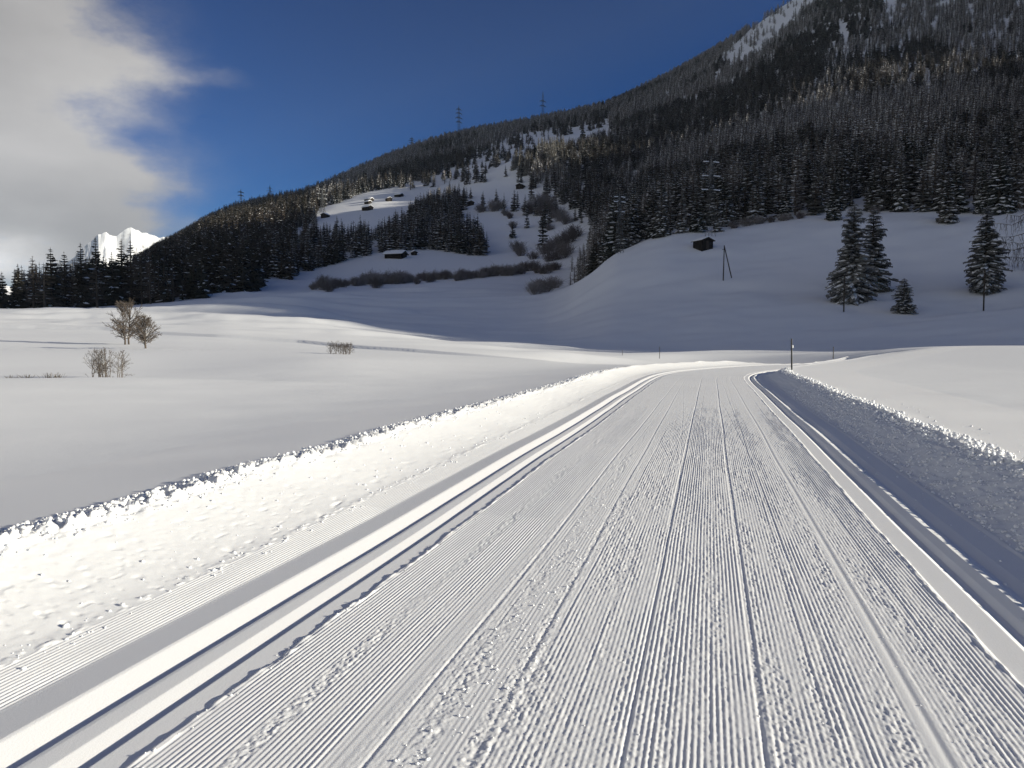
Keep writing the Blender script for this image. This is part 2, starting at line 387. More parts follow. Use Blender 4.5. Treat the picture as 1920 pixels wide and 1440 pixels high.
def rocky(m):
    nt = m.node_tree; L = nt.links.new; g = node(nt, 'ShaderNodeNewGeometry'); sp = node(nt, 'ShaderNodeSeparateXYZ'); L(g.outputs['True Normal'], sp.inputs[0])
    n = node(nt, 'ShaderNodeTexNoise'); n.inputs['Scale'].default_value = .012; n.inputs['Detail'].default_value = 5; L(g.outputs['Position'], n.inputs['Vector'])
    ad = node(nt, 'ShaderNodeMath', operation='MULTIPLY_ADD'); L(n.outputs['Fac'], ad.inputs[0]); ad.inputs[1].default_value = .55; L(sp.outputs[2], ad.inputs[2])
    mr = node(nt, 'ShaderNodeMapRange'); L(ad.outputs[0], mr.inputs['Value']); mr.inputs['From Min'].default_value = .66; mr.inputs['From Max'].default_value = .78
    mx = node(nt, 'ShaderNodeMix', data_type='RGBA'); L(mr.outputs[0], mx.inputs['Factor']); mx.inputs['A'].default_value = (.17, .16, .16, 1); mx.inputs['B'].default_value = (.83, .84, .87, 1); L(mx.outputs['Result'], nt.nodes['Principled BSDF'].inputs['Base Color'])
rocky(ROCKSNOW)
STONE = mat('grey_rock', (.16, .15, .15), .9, .1, [(.5, .6, .4)])

# =====================================================================================
# ground: one sheet out to the mountains, lowered under the piste ribbon
# =====================================================================================
U_OUT_L, U_OUT_R = -5.4, 8.6
def piste_fade(s): return ss(47, 66, s)              # where the piste drops over the edge beyond its bend
def ribbon_z(u, s, x, y, fine=True):
    plain = gz(x, y)
    drop = np.minimum(-.02, plain - .30) * piste_fade(s) - .02 * (1 - piste_fade(s)) + .015 * vn(s / 4.0, u / 3.0, 40)
    z = np.zeros_like(u) + drop
    ew = .012 * vn(s / .35, 0 * s, 41) + .006 * vn(s / .07, 0 * s, 42)      # torn edges
    # --- left groomed strip and the two ski grooves
    P = np.array([(-1.20, .036), (-.89, .002), (-.85, .004), (-.62, .024), (-.60, .021), (-.452, -.027), (-.436, -.027), (-.428, -.015), (-.42, -.001), (-.39, .002),
                  (-.295, .002), (-.285, -.001), (-.186, -.029), (-.172, -.029), (-.165, -.016), (-.157, -.004), (-.03, -.005), (0, -.005)])
    wob = .006 * vn(s / 1.7, 0 * s, 43)
    zl = np.interp(u + wob, P[:, 0], P[:, 1])
    up = np.where(u > ew, 1.0, 0.0)
    zl = np.where(up > 0, 0.004, zl)
    z = z + np.where((u > -1.25) & (u < 3.54), zl, 0)
    # --- right grooves
    Q = np.array([(3.54, .004), (3.56, -.006), (3.73, -.004), (3.80, -.045), (3.85, -.048), (3.89, -.012), (3.95, .014), (4.0, .004), (4.05, -.03), (4.10, -.045), (4.15, -.03), (4.2, -.018), (4.45, -.012)])
    z = z + np.where(u >= 3.54, np.interp(u + wob, Q[:, 0], Q[:, 1]), 0)
    if fine:
        rough = np.zeros_like(u); amp = np.zeros_like(u)
        def zone(a, b, A, Rg, f=.02):
            w = ss(a - f, a + f, u) * (1 - ss(b - f, b + f, u)); return w * A, w * Rg
        dr = .05 * vn(s / 5.0, 0 * s, 44)
        for a, b, A, Rg in [(-1.24, -.88, .0032, .0006), (.0, .32, .0062, .0008), (.32, .41, .002, .008), (.41, .70, .0055, .0012), (.70, .80, .0006, .0005),
                            (.80, .98, .0015, .004), (.98, 1.07, .0, .0075), (1.07, 1.19, .0022, .0005), (1.19, 1.30, .001, .006), (1.30, 1.75, .0035, .0058),
                            (1.75, 2.05, .0062, .0035), (2.05, 2.33, .0045, .0045), (2.33, 2.62, .0038, .0058), (2.62, 2.80, .005, .004), (2.80, 2.97, .003, .006), (2.97, 3.06, .0, .0006), (3.06, 3.22, .003, .006), (3.22, 3.54, .0055, .003)]:
            A_, R2 = zone(a + (dr if a > .35 else 0), b + (dr if b > .35 else 0), A, Rg); amp = amp + A_; rough = rough + R2
        rough = rough * np.where(u > 1.32, .58, .55) * (.45 + .9 * ss(-.35, .45, fbm(s / 1.1, u / .12, 45, 2))) * (1 - .6 * ss(6, 15, s)); amp = amp * np.where(u < -.5, .75, np.where(u < .72, .46, .44)) * (1 + .45 * ss(3, 8, s)) * (1 - .7 * ss(11, 26, s))
        ph = (u + .0035 * vn(s / .8, u / .5, 46)) / .0255
        cord = np.abs(((ph % 1.0) - .5) * 2) ; cord = (cord * cord * (3 - 2 * cord) - .5) * 2
        z = z + amp * cord * (.75 + .35 * vn(s / .5, u / .05, 47))
        n1 = .7 * vn(u / .020, s / .024, 48) + .8 * vn(u / .0095, s / .012, 49) + .45 * vn(u / .05, s / .11, 50)
        z = z + rough * n1 * .75
        # single ski edges and deeper lines, some crossing slightly
        for u0, k, w, d, a, b in [(.86, .0, .010, .014, -9, 90), (.945, .004, .007, .008, -9, 90), (.735, .0, .007, .006, -9, 90), (.775, .002, .006, .005, -9, 90), (.55, .006, .005, .006, 2, 90),
                                  (1.235, -.004, .012, .016, -9, 90), (1.29, .006, .008, .012, -2, 12), (1.79, .0, .012, .016, -9, 90), (1.90, .003, .008, .010, -9, 90), (1.52, .012, .007, .008, -9, 30),
                                  (2.335, .002, .013, .016, -9, 90), (2.70, -.003, .010, .012, -9, 90), (2.60, .006, .008, .008, 0, 60), (3.02, -.001, .014, .016, -9, 90), (3.26, .002, .010, .009, -9, 90), (2.12, .01, .006, .008, -9, 40),
                                  (.30, .03, .006, .006, 3, 26), (1.1, .05, .007, .008, 5, 30), (2.0, -.03, .008, .009, 6, 40), (2.9, -.025, .008, .009, 8, 40)]:
            c = u0 + k * s + .012 * vn(s / 3.0, 0 * s + u0 * 9, 51)
            m = (s > a) & (s < b)
            g = np.exp(-((u - c) / w) ** 2); rim = np.exp(-((u - c - 2.1 * w) / w) ** 2)
            z = z + np.where(m, -(.26 if u0 in (1.79, 2.335, .86) else .15) * d * g + .08 * d * rim, 0)
        # boundary lip of the comb against the ski track
        z = z + .007 * np.exp(-((u - ew - .012) / .014) ** 2) * (.5 + vn(s / .05, 0 * s, 52))
        z = z + np.where(u > 3.45, .005 * np.exp(-((u - 3.535 + ew) / .012) ** 2) * (1 + vn(s / .06, 0 * s, 53)), 0)
        z = z + np.where((u > 3.86) & (u < 4.05), .004 * np.maximum(0, vn(s / .45, 0 * s, 54) - .35) * np.exp(-((u - 3.97) / .03) ** 2), 0)
    # --- left berm
    cl = -2.27 + .05 * vn(s / 1.1, 0 * s, 55) + .02 * vn(s / .25, 0 * s, 56)
    t = np.clip((-1.2 - u) / (-1.2 - cl), 0, 1)
    H = plain - drop
    berm = .036 + (H + .008) * (.25 * t + .75 * t ** 1.5)
    lump = .004 * fbm(u / .45, s / .7, 57, 3) + .0022 * fbm(u / .06, s / .07, 60, 2)
    pits = -.012 * ss(.74, .95, vn(u / .085, s / .11, 63)) - .007 * ss(.6, .85, vn(u / .035, s / .045, 64))
    berm = berm + (lump + pits * (1 - .7 * t)) * ss(.02, .12, t) + .012 * np.maximum(0, vn(u / .035, s / .04, 65)) * np.exp(-((t - .03) / .04) ** 2)
    crest = .045 * np.exp(-((u - cl) / .07) ** 2) * fbm(u / .07, s / .08, 66, 3)
    dd = cl - u                                      # past the crest, out to the field
    out_l = plain + .044 * np.clip(1 - dd / .6, 0, 1) + .10 * np.exp(-((dd - .12) / .26) ** 2) * fbm(u / .06, s / .06, 69, 3)
    z = np.where(u < -1.2, drop + berm + crest, z)
    z = np.where(u < cl, np.maximum(out_l, plain) + crest, z)
    # --- right bank
    cr = 5.28 + .06 * vn(s / 1.3, 0 * s, 72) + .025 * vn(s / .3, 0 * s, 73)
    tr = np.clip((u - 4.42) / (cr - 4.42), 0, 1)
    bank = (H + .025) * (.30 * tr + .70 * ss(0, 1, tr)) 
    bl = .020 * fbm(u / .16, s / .2, 74, 3) + .020 * fbm(u / .05, s / .055, 77, 2)
    bank = bank + bl * ss(.0, .15, tr) + .012 * np.exp(-((u - 4.44) / .015) ** 2)
    crest = .026 * np.exp(-((u - cr) / .10) ** 2) * fbm(u / .07, s / .09, 79, 3)
    out_r = plain + .025 * np.exp(-(np.maximum(u - cr, 0) / .22) ** 2) + .03 * np.exp(-(np.maximum(u - cr, 0) / .25) ** 2) * np.maximum(0, fbm(u / .05, s / .055, 82, 2))
    z = np.where(u > 4.42, drop + bank + crest - .012, z)
    z = np.where(u > cr, np.maximum(out_r, plain) + crest, z)
    # outer margins lie on the field and dip under it at the very edge
    e = np.minimum(u - U_OUT_L, U_OUT_R - u); z = z + np.where((u < -2.7) | (u > 5.8), .014 * np.clip(e / 2.2, 0, 1), .014) * ((u < cl) | (u > cr)) - .006 * (1 - np.clip(e / .25, 0, 1))
    return z
def build_ground():
    V = np.stack([GX, GY, GZF], -1).reshape(-1, 3)
    s, u = su_of(V[:, 0], V[:, 1])
    r = np.hypot(V[:, 0], V[:, 1])
    mrg = 1.4 + .012 * r
    ins = np.minimum(u - (U_OUT_L + mrg), (U_OUT_R - mrg) - u)
    on = (u > U_OUT_L + .02) & (u < U_OUT_R - .02) & (s > S0 + .5) & (s < 74)
    V[:, 2] -= np.where(on & (ins > 0), 1.5 + .6 * ss(40, 60, s), 0)
    n, m = GX.shape
    o = put('snow_field', mesh_np('snow_field', V, grid_faces(n, m)[:, ::-1], [SNOW]))
    tag(o, 'smooth white snow cover of the valley floor and mountainside', None, None, 'structure')
def build_piste():
    K = 1237 / .8
    def rows(r0, r1):
        out = [r0]
        while out[-1] < r1: out.append(out[-1] + min(.9, out[-1] ** 2 / K))
        return np.array(out) - 2.9
    def cols(d, dl, dr, do):
        c = np.concatenate([np.arange(U_OUT_L, -2.5, do), np.arange(-2.5, -1.25, dl), np.arange(-1.25, 4.3, d), np.arange(4.3, 5.6, dr), np.arange(5.6, U_OUT_R, do), [U_OUT_R - .05, U_OUT_R]])
        return np.unique(np.concatenate([c, [U_OUT_L + .05]]))
    strips = [(np.arange(S0 + .6, -.62, .12), cols(.02, .03, .03, .2)), (rows(2.28, 7.4), cols(.0052, .013, .012, .10)), (rows(7.4, 20), cols(.0072, .025, .02, .14)), (rows(20, 34), cols(.0095, .04, .03, .2)), (rows(34, 77), cols(.02, .06, .05, .25))]
    VV = []; FF = []; off = 0; zs = []
    for i, (sr, cu) in enumerate(strips):
        if i + 1 < len(strips): sr = np.concatenate([sr[sr < strips[i + 1][0][0] - 1e-6], strips[i + 1][0][:1]]); strips[i] = (sr, cu)
        S, U = np.meshgrid(sr, cu, indexing='ij'); px, py, pp = path(S); x = px + U * np.cos(pp); y = py - U * np.sin(pp); zs.append((x, y, ribbon_z(U, S, x, y)))
    for i, (sr, cu) in enumerate(strips):
        x, y, z = zs[i]
        if i + 1 < len(strips):                       # share the seam with the next, coarser or finer strip
            a, c = (cu, strips[i + 1][1])
            if len(c) < len(a): z[-1] = np.interp(a, c, zs[i + 1][2][0])
            else: zs[i + 1][2][0] = np.interp(c, a, z[-1])
        V = np.stack([x, y, z], -1).reshape(-1, 3); VV.append(V); FF.append(grid_faces(len(sr), len(cu))[:, ::-1] + off); off += len(V)
    VV = [np.stack(zs[i], -1).reshape(-1, 3) for i in range(len(strips))]
    o = put('ski_piste', mesh_np('ski_piste', np.concatenate(VV), FF, [GROOMED]))
    tag(o, 'groomed ski piste with combed ridges, set tracks and low snow banks', None, None, 'structure')
build_ground(); build_piste()
def piste_point(u, s):
    px, py, pp = path(s); x = px + u * np.cos(pp); y = py - u * np.sin(pp)
    return x, y, ribbon_z(np.asarray(u, float), np.asarray(s, float), x, y)

def crumbs():
    """loose lumps of snow along the bank crests and on the groomed surface"""
    def ball(seed):
        r = np.random.default_rng(seed)
        t = (1 + 5 ** .5) / 2
        V = np.array([(-1, t, 0), (1, t, 0), (-1, -t, 0), (1, -t, 0), (0, -1, t), (0, 1, t), (0, -1, -t), (0, 1, -t), (t, 0, -1), (t, 0, 1), (-t, 0, -1), (-t, 0, 1)], float) / 1.9
        F_ = np.array([(0, 11, 5), (0, 5, 1), (0, 1, 7), (0, 7, 10), (0, 10, 11), (1, 5, 9), (5, 11, 4), (11, 10, 2), (10, 7, 6), (7, 1, 8), (3, 9, 4), (3, 4, 2), (3, 2, 6), (3, 6, 8), (3, 8, 9), (4, 9, 5), (2, 4, 11), (6, 2, 10), (8, 6, 7), (9, 8, 1)])
        return V * (1 + .35 * (r.random((12, 1)) - .5)) * (1 + .5 * (r.random((1, 3)) - .5)), F_
    balls = [ball(k) for k in range(8)]
    S = []; U = []; Z = []
    def add(n, ulo, uhi, s0, s1, a, b, pw=2.2):
        s = s0 + (s1 - s0) * rng.random(n) ** 1.7; S.append(s); U.append(ulo + (uhi - ulo) * rng.random(n)); Z.append(a + (b - a) * rng.random(n) ** pw)
    add(5200, -2.80, -2.26, -1.5, 36, .006, .026); add(900, -2.3, -2.12, -1.5, 30, .005, .018); add(260, -2.1, -1.2, -1, 16, .004, .018, 3); add(200, -1.3, -1.1, -1, 14, .004, .016, 3)
    add(2600, 5.12, 5.62, 1, 38, .008, .042); add(4600, 4.45, 5.25, .5, 24, .005, .022, 2.2); add(160, 5.6, 6.4, 2, 20, .006, .022, 3)
    add(500, .95, 1.30, -.6, 6, .003, .010, 2.5); add(300, 1.3, 3.4, -.6, 6, .003, .006, 2.5); add(120, -.05, .06, -.6, 9, .003, .008); add(60, 3.9, 4.4, 0, 12, .005, .016)
    s = np.concatenate(S); u = np.concatenate(U); q = np.concatenate(Z)
    x, y, z = piste_point(u, s); VV = []; FF = []; off = 0
    for i in range(len(s)):
        V, F_ = balls[i % 8]; a = rng.random() * 6.28; c, n = math.cos(a), math.sin(a)
        W = np.stack([V[:, 0] * c - V[:, 1] * n, V[:, 0] * n + V[:, 1] * c, V[:, 2] * .8], 1) * q[i] + (x[i], y[i], z[i] + q[i] * .25)
        VV.append(W); FF.append(F_ + off); off += 12
    o = put('snow_crumbs', mesh_np('snow_crumbs', np.concatenate(VV), np.concatenate(FF), [CRUMB], smooth=True))
    tag(o, 'loose crumbs and clods of snow scattered along the piste banks', None, None, 'stuff')
crumbs()

# the sunlit peak far beyond the left tree line, and low hills by it
def far_peak():
    def ridge(name, d, pts, seed, depth, label, m):
        xs = np.linspace(pts[0][0], pts[-1][0], 150); ys = np.interp(xs, [p[0] for p in pts], [p[1] for p in pts])
        V = []; K = 44
        for i, (px, py) in enumerate(zip(xs, ys)):
            a = math.radians(az_of(px)); top = EYE + slope_of(px, py) * d
            for k in range(K):
                t = k / (K - 1); side = (t - .5) * 2                          # -1 near foot .. 0 crest .. 1 far foot
                r = d + side * depth; h = -2 + (top + 2) * (1 - abs(side)) ** 1.25
                xw, yw = r * math.sin(a), r * math.cos(a); nn = 1 - 2 * abs(fbm(np.array([xw / 330.0 + yw / 300.0]), np.array([yw / 260.0 - xw / 800.0]), seed, 5)[0])
                h += top * .27 * (min(nn, .9) - .9) * min(1, abs(side) * 2.5) * (1 - abs(side)) + top * .016 * vn(np.array([px / 5.0]), np.array([0.]), seed + 7)[0] * (1 - min(1, abs(side) * 9)) * .7
                V.append((r * math.sin(a), r * math.cos(a), h))
        o = put(name, mesh_np(name, V, grid_faces(len(xs), K), [m], smooth=False)); tag(o, label, None, None, 'structure')
    ridge('snow_peak', 6200, [(40, 600), (120, 500), (160, 462), (178, 446), (190, 434), (203, 430), (213, 433), (222, 436), (231, 432), (240, 425), (251, 419), (262, 424), (274, 432), (288, 433), (303, 441), (317, 438), (330, 447), (345, 454), (400, 470), (470, 540)], 90, 900, 'jagged sunlit white peak beyond the left tree line', ROCKSNOW)
    ridge('snowy_foothill', 3600, [(-420, 560), (-250, 520), (-120, 505), (-40, 520), (20, 533), (60, 545), (120, 560), (200, 590)], 95, 600, 'low snowy ridge far behind the left tree line', ROCKSNOW)
far_peak()

# =====================================================================================
# conifers
# =====================================================================================
def spruce_parts(seed, H, R, levels, nb, fine, dense=False, frost=None):
    r = np.random.default_rng(seed); CV = []; CF = []; SV = []; SF = []; co = so = 0
    ts = np.array([0, .45, .8, 1.0]) if fine else np.array([0, .6, 1.0]); wp = np.array([.16, .42, .30, .03]) if fine else np.array([.2, .45, .05]); n = len(ts)
    for lv in range(levels):
        f = (lv + .5 * r.random()) / levels; z = H * (.07 + .91 * f); rad = R * ((1 - f) ** .62 * (.72 + .28 * min(1, f / .18)) if dense else (1 - f) ** .82) * (.78 + .44 * r.random()) + .10
        for b in range(max(4, int(nb * (1 - .45 * f)))):
            if dense and b: z += H * .4 / levels / nb * (r.random() - .3)
            a = r.random() * 6.283; L = rad * (.70 + .34 * r.random() if dense else .72 + .42 * r.random()) * (1 + .22 * math.sin(a * 2 + seed + f * 9) * dense); c, s = math.cos(a), math.sin(a); up = -.18 + .75 * f + .15 * (r.random() - .5); dp = (.5 if dense else .38) + .25 * r.random()
            rr = L * ts; zz = z + L * (up * ts - dp * ts * ts * .8 + .12 * ts ** 3); w = wp * min(L, 2.2) * (.8 + .5 * r.random()) * (.62 if dense else 1)
            dz = w * (.45 + .5 * r.random(n)); j = 1 + .5 * (r.random(n) - .5)
            sp = np.stack([rr * c, rr * s, zz], 1); lf = sp + np.stack([-s * w * j, c * w * j, -dz], 1); rt = sp + np.stack([s * w * j, -c * w * j, -dz], 1)
            CV += [sp, lf, rt]
            for k in range(n - 1):
                CF += [(co + k, co + k + 1, co + n + k + 1, co + n + k), (co + k, co + 2 * n + k, co + 2 * n + k + 1, co + k + 1)]
            co += 3 * n
            if fine:                                                     # hanging twiglets
                for q in range(7 if dense else 4):
                    t = .3 + .65 * r.random(); p = np.array([np.interp(t, ts, rr) * c, np.interp(t, ts, rr) * s, np.interp(t, ts, zz)]); sd = r.choice([-1, 1]); ww = .16 + .2 * r.random()
                    d2 = np.array([-s * sd, c * sd, 0]) * ww + np.array([c, s, 0]) * ww * .8
                    CV.append(np.array([p + (0, 0, .02), p + np.array([c, s, 0]) * .22 * L * .6, p + d2 * 1.5 + (0, 0, -.28 - .2 * r.random())])); CF.append((co, co + 1, co + 2, co + 2)); co += 3
            if r.random() < (frost if frost is not None else .8 if fine else .9):
                t0, t1 = .15 + .3 * r.random(), .7 + .3 * r.random(); tt = np.linspace(t0, t1, 3); ww = np.interp(tt, ts, w) * (.50 + .40 * r.random())
                sr = np.interp(tt, ts, rr); sz = np.interp(tt, ts, zz) + .05; sp = np.stack([sr * c, sr * s, sz + .03], 1); dd = ww * .55
                SV += [sp, sp + np.stack([-s * ww, c * ww, -dd], 1), sp + np.stack([s * ww, -c * ww, -dd], 1)]
                for k in range(2): SF += [(so + k, so + k + 1, so + 3 + k + 1, so + 3 + k), (so + k, so + 6 + k, so + 6 + k + 1, so + k + 1)]
                so += 9
    # leader
    CV.append(np.array([(.12, 0, H * .93), (-.06, .1, H * .93), (-.06, -.1, H * .93), (0, 0, H)])); CF += [(co, co + 1, co + 3, co + 3), (co + 1, co + 2, co + 3, co + 3), (co + 2, co, co + 3, co + 3)]
    def tri(F_): return [np.array([f for f in F_ if f[2] != f[3]], np.int32).reshape(-1, 4), np.array([f[:3] for f in F_ if f[2] == f[3]], np.int32).reshape(-1, 3)]
    tv, tf = tubes([((0, 0, -.6), (0, 0, H * .5), .026 * H ** .9, .016 * H), ((0, 0, H * .5), (0, 0, H * .96), .016 * H, .02)], 7)
    return (tv, tf), (np.concatenate(CV), tri(CF)), (np.concatenate(SV), [np.array(SF)])
def larch_parts(seed, H, R, levels, nb, fine, thick=1.0, frost=.55):
    r = np.random.default_rng(seed); seg = []; sn = []
    for lv in range(levels):
        f = (lv + r.random()) / levels; z = H * (.14 + .84 * f); rad = R * (1 - f) ** .7 * (.7 + .5 * r.random()) + .15
        for b in range(nb):
            a = r.random() * 6.283; L = rad * (.6 + .5 * r.random()); d = np.array([math.cos(a), math.sin(a), 0]); up = -.05 + .35 * f + .2 * (r.random() - .5)
            p0 = np.array([0, 0, z]); p1 = p0 + d * L * .55 + (0, 0, up * L * .5 - .06 * L); p2 = p0 + d * L + (0, 0, up * L - .10 * L + .06 * L)
            seg += [(p0, p1, .05 * thick, .035 * thick), (p1, p2, .035 * thick, .012 * thick)]
            for q in range(5 if fine else 2):
                t = .25 + .75 * r.random(); p = p1 + (p2 - p1) * (2 * t - 1) if t > .5 else p0 + (p1 - p0) * 2 * t
                e = np.array([math.cos(a + r.choice([-1, 1]) * (.7 + .5 * r.random())), math.sin(a + r.choice([-1, 1]) * (.7 + .5 * r.random())), -.35 + .5 * r.random()]) * L * (.18 + .2 * r.random())
                seg.append((p, p + e, .032 * thick, .010 * thick))
            if r.random() < frost:
                o = np.array([0, 0, .055 * thick]); q0 = p0 + (p1 - p0) * (.2 + .5 * r.random()); sn.append((q0 + o, p1 + o, .04 * thick, .045 * thick)); 
                if r.random() < .7: sn.append((p1 + o, p1 + (p2 - p1) * .6 + o, .045 * thick, .02 * thick))
    tv, tf = tubes([((0, 0, -.6), (0, 0, H * .45), .024 * H ** .9, .015 * H), ((0, 0, H * .45), (.05, .03, H), .015 * H, .02)], 7)
    cv, cf = tubes(seg); sv, sf = tubes(sn)
    return (tv, tf), (cv, [cf]), (sv, [sf])
def conifer(kind, seed, H, R, levels, nb, name, dense=False, frost=None, needle=None):
    t, c, s = spruce_parts(seed, H, R, levels, nb, True, dense, frost) if kind == 'spruce' else larch_parts(seed, H, R, levels, nb, True, 1.7, .55 if frost is None else frost)
    return (mesh_np('trunk', t[0], t[1], [BARK]), mesh_np('crown', c[0], c[1], [(needle or NEEDLE) if kind == 'spruce' else needle or LARCH], smooth=False), mesh_np('branch_snow', s[0], s[1], [TREE_SNOW], smooth=False), H)
SPRUCE_M = [conifer('spruce', 100 + k, 16, [2.7, 3.1, 2.3, 3.4, 2.6, 2.0][k], [25, 23, 27, 22, 26, 24][k], [10, 10, 9, 11, 10, 9][k], 'spruce') for k in range(6)]
LARCH_M = [conifer('larch', 200 + k, 16, [2.6, 3.0, 2.2, 2.8][k], [30, 28, 32, 30][k], 9, 'larch') for k in range(4)]
DARK_M = [conifer('spruce', 170 + k, 16, [2.9, 3.3, 2.6, 3.0][k], [27, 25, 29, 26][k], [11, 11, 10, 11][k], 'spruce', False, .14, NEEDLE_DARK) for k in range(4)]
NEEDLE_FROST = mat('frosted_spruce_needles', (.115, .115, .112), .8, .1, None, (.6, (.20, .20, .20), .9))
DENSE_M = [conifer('spruce', 150 + k, 16, [3.4, 3.0, 3.2][k], [42, 38, 36][k], [15, 14, 14][k], 'spruce', True, .9, NEEDLE_FROST) for k in range(3)]
BARE_M = [conifer('larch', 220 + k, 16, [2.6, 3.0, 2.4][k], 30, 10, 'larch', False, .10, LARCH_DARK) for k in range(3)]
def plant(kind, x, y, z, h, label, group, rz=None, var=None, wide=1.0, name=None):
    M_ = {'spruce': SPRUCE_M, 'larch': LARCH_M, 'dense': DENSE_M, 'dark': DARK_M, 'bare': BARE_M, 'rime': globals().get('RIME_M')}[kind]; tr, cr, sn, H = M_[rng.integers(len(M_)) if var is None else var]; k = h / H
    e = empty(name or ('larch_tree' if kind in ('larch', 'bare') else 'spruce_tree'), (x, y, z - (.55 if kind == 'dense' else .2)), rng.random() * 6.28 if rz is None else rz, (k * wide, k * wide, k))
    put('trunk', tr, e); put('crown', cr, e); put('branch_snow', sn, e)
    return tag(e, label, 'tree', group)

# ---- where the woods stand (found on the ground through the photo's outlines)
def inside(poly, x, y):
    r = np.zeros(x.shape, bool); p = np.array(poly, float); j = len(p) - 1
    for i in range(len(p)):
        c = ((p[i, 1] > y) != (p[j, 1] > y)) & (x < (p[j, 0] - p[i, 0]) * (y - p[i, 1]) / (p[j, 1] - p[i, 1] + 1e-12) + p[i, 0]); r ^= c; j = i
    return r
OPEN = [  # (outline in photo pixels, share of trees kept)
 ([(592, 414), (596, 392), (640, 380), (680, 362), (740, 352), (775, 362), (760, 384), (716, 406), (650, 412)], .0),
 ([(596, 404), (600, 392), (617, 384), (675, 375), (733, 363), (762, 349), (820, 327), (879, 300), (923, 275), (955, 259), (996, 248), (1060, 242), (1145, 226), (1150, 233), (1080, 254), (1000, 270), (975, 283), (962, 300), (962, 348), (905, 352), (850, 343), (792, 356), (754, 384), (716, 404), (660, 408), (640, 400), (610, 412)], .15),
 ([(862, 388), (905, 358), (938, 342), (968, 322), (985, 352), (1025, 358), (1058, 388), (1112, 412), (1085, 450), (1050, 480), (1000, 492), (960, 478), (925, 450), (905, 415), (880, 395)], .06),
 ([(550, 545), (552, 515), (640, 492), (700, 476), (735, 474), (800, 466), (870, 478), (950, 480), (990, 486), (1060, 480), (1075, 530), (1040, 560), (560, 580)], 0),
 ([(545, 436), (600, 414), (618, 418), (612, 432), (560, 450)], .0),
 ([(1348, 114), (1404, 58), (1478, -10), (1545, -10), (1492, 40), (1432, 90), (1368, 130)], .08),
 ([(1570, 40), (1590, 46), (1588, 92), (1574, 74)], .0), ([(1656, -10), (1688, -10), (1676, 36), (1660, 44)], .1),
 ([(1690, 350), (1725, 340), (1730, 420), (1690, 420)], .15),
]
FOOT_X = [1030, 1060, 1100, 1160, 1200, 1270, 1350, 1450, 1530, 1600, 1700, 1760, 1850, 1930, 2300]
FOOT_Y = [560, 545, 522, 474, 455, 438, 431, 414, 404, 398, 398, 412, 404, 394, 380]
def forest_points():
    X = []; Y = []; HT = []
    for r0, r1, sp, a0, a1 in [(222, 450, 4.5, -37, 45), (450, 900, 5.4, -37, 45), (900, 1500, 6.2, -37, 45), (1500, 2500, 9, -37, 45), (215, 460, 8.0, 45, 90)]:
        n = int(.5 * (r1 * r1 - r0 * r0) * math.radians(a1 - a0) / sp ** 2); a = np.radians(a0 + (a1 - a0) * rng.random(n)); r = np.sqrt(r0 ** 2 + (r1 ** 2 - r0 ** 2) * rng.random(n))
        X.append(r * np.sin(a)); Y.append(r * np.cos(a)); HT.append(np.full(n, 15.0 if a0 > 0 else 13.2 if r0 < 450 else 12.2 if r0 < 900 else 11.0 if r0 < 1500 else 10.0))
    x = np.concatenate(X); y = np.concatenate(Y); h = np.concatenate(HT) * np.clip(1 + .26 * rng.standard_normal(len(x)), .35, 1.5); z = gz(x, y); px, py = pix_of(x, y, z); r = np.hypot(x, y); px = np.where(x > y * .98, 5000, px)
    keep = np.ones(len(x), bool)
    for poly, share in OPEN: keep &= ~inside(poly, px, py) | (rng.random(len(x)) < share)
    for f in (.35, .65, 1.0):
        qx, qy = pix_of(x, y, z + h * f)
        for poly, share in OPEN[:3]: keep &= ~inside(poly, qx, qy) | (rng.random(len(x)) < .06) | (inside(poly, px, py)) | ((r > 700) & (poly is OPEN[2][0]))
    foot = np.interp(px, FOOT_X, FOOT_Y); keep &= ~((px > 1030) & (py > foot) & (r < 300) & ~((px < 1275) & (r > 219 + 10 * (px < 1100))))
    left = px < 600; keep &= ~(left & (r < 226 + 12 * vn(px / 60, px * 0, 5)))
    keep &= ~((px >= 480) & (px < 1030) & (r < 345)); keep &= ~((px >= 380) & (px < 560) & (r < 250))
    keep &= ~((px < 250) & (r > 420)); keep &= ~((px < 20) & (r > 300))
    h = np.where(px < 300, h * 1.3, h)
    ty = pix_of(x, y, z + h)[1]; keep &= ~((px < 420) & (ty < np.interp(px, [0, 60, 100, 150, 190, 215, 235, 262, 300, 340, 420], [503, 492, 484, 480, 474, 482, 476, 472, 448, 428, 380])))
    ga = math.radians(SUN_AZ); az_ = np.degrees(np.arctan2(x, y))
    for gx, gy, gzz, gw in SUN_GAPS: keep &= ~((az_ > 34) & (abs((x - gx) * math.cos(ga) - (y - gy) * math.sin(ga)) < gw))
    # thin the slope above the meadow huts and the upper edge of the mountain
    h = np.where((px > 1030) & (px < 1110) & (r < 420), h * .62, h)
    larch = fbm(x / 90, y / 90, 120, 3) + .35 * vn(x / 9, y / 9, 124)
    bias = np.where(r > 950, .32, np.where((px > 560) & (px < 1000), -.30, np.where(px < 560, -.25, .04)))
    return x[keep], y[keep], z[keep], h[keep], (larch + bias > .05)[keep], px[keep], py[keep], r[keep]
FX, FY, FZ, FH, FL, FPX, FPY, FR = forest_points()
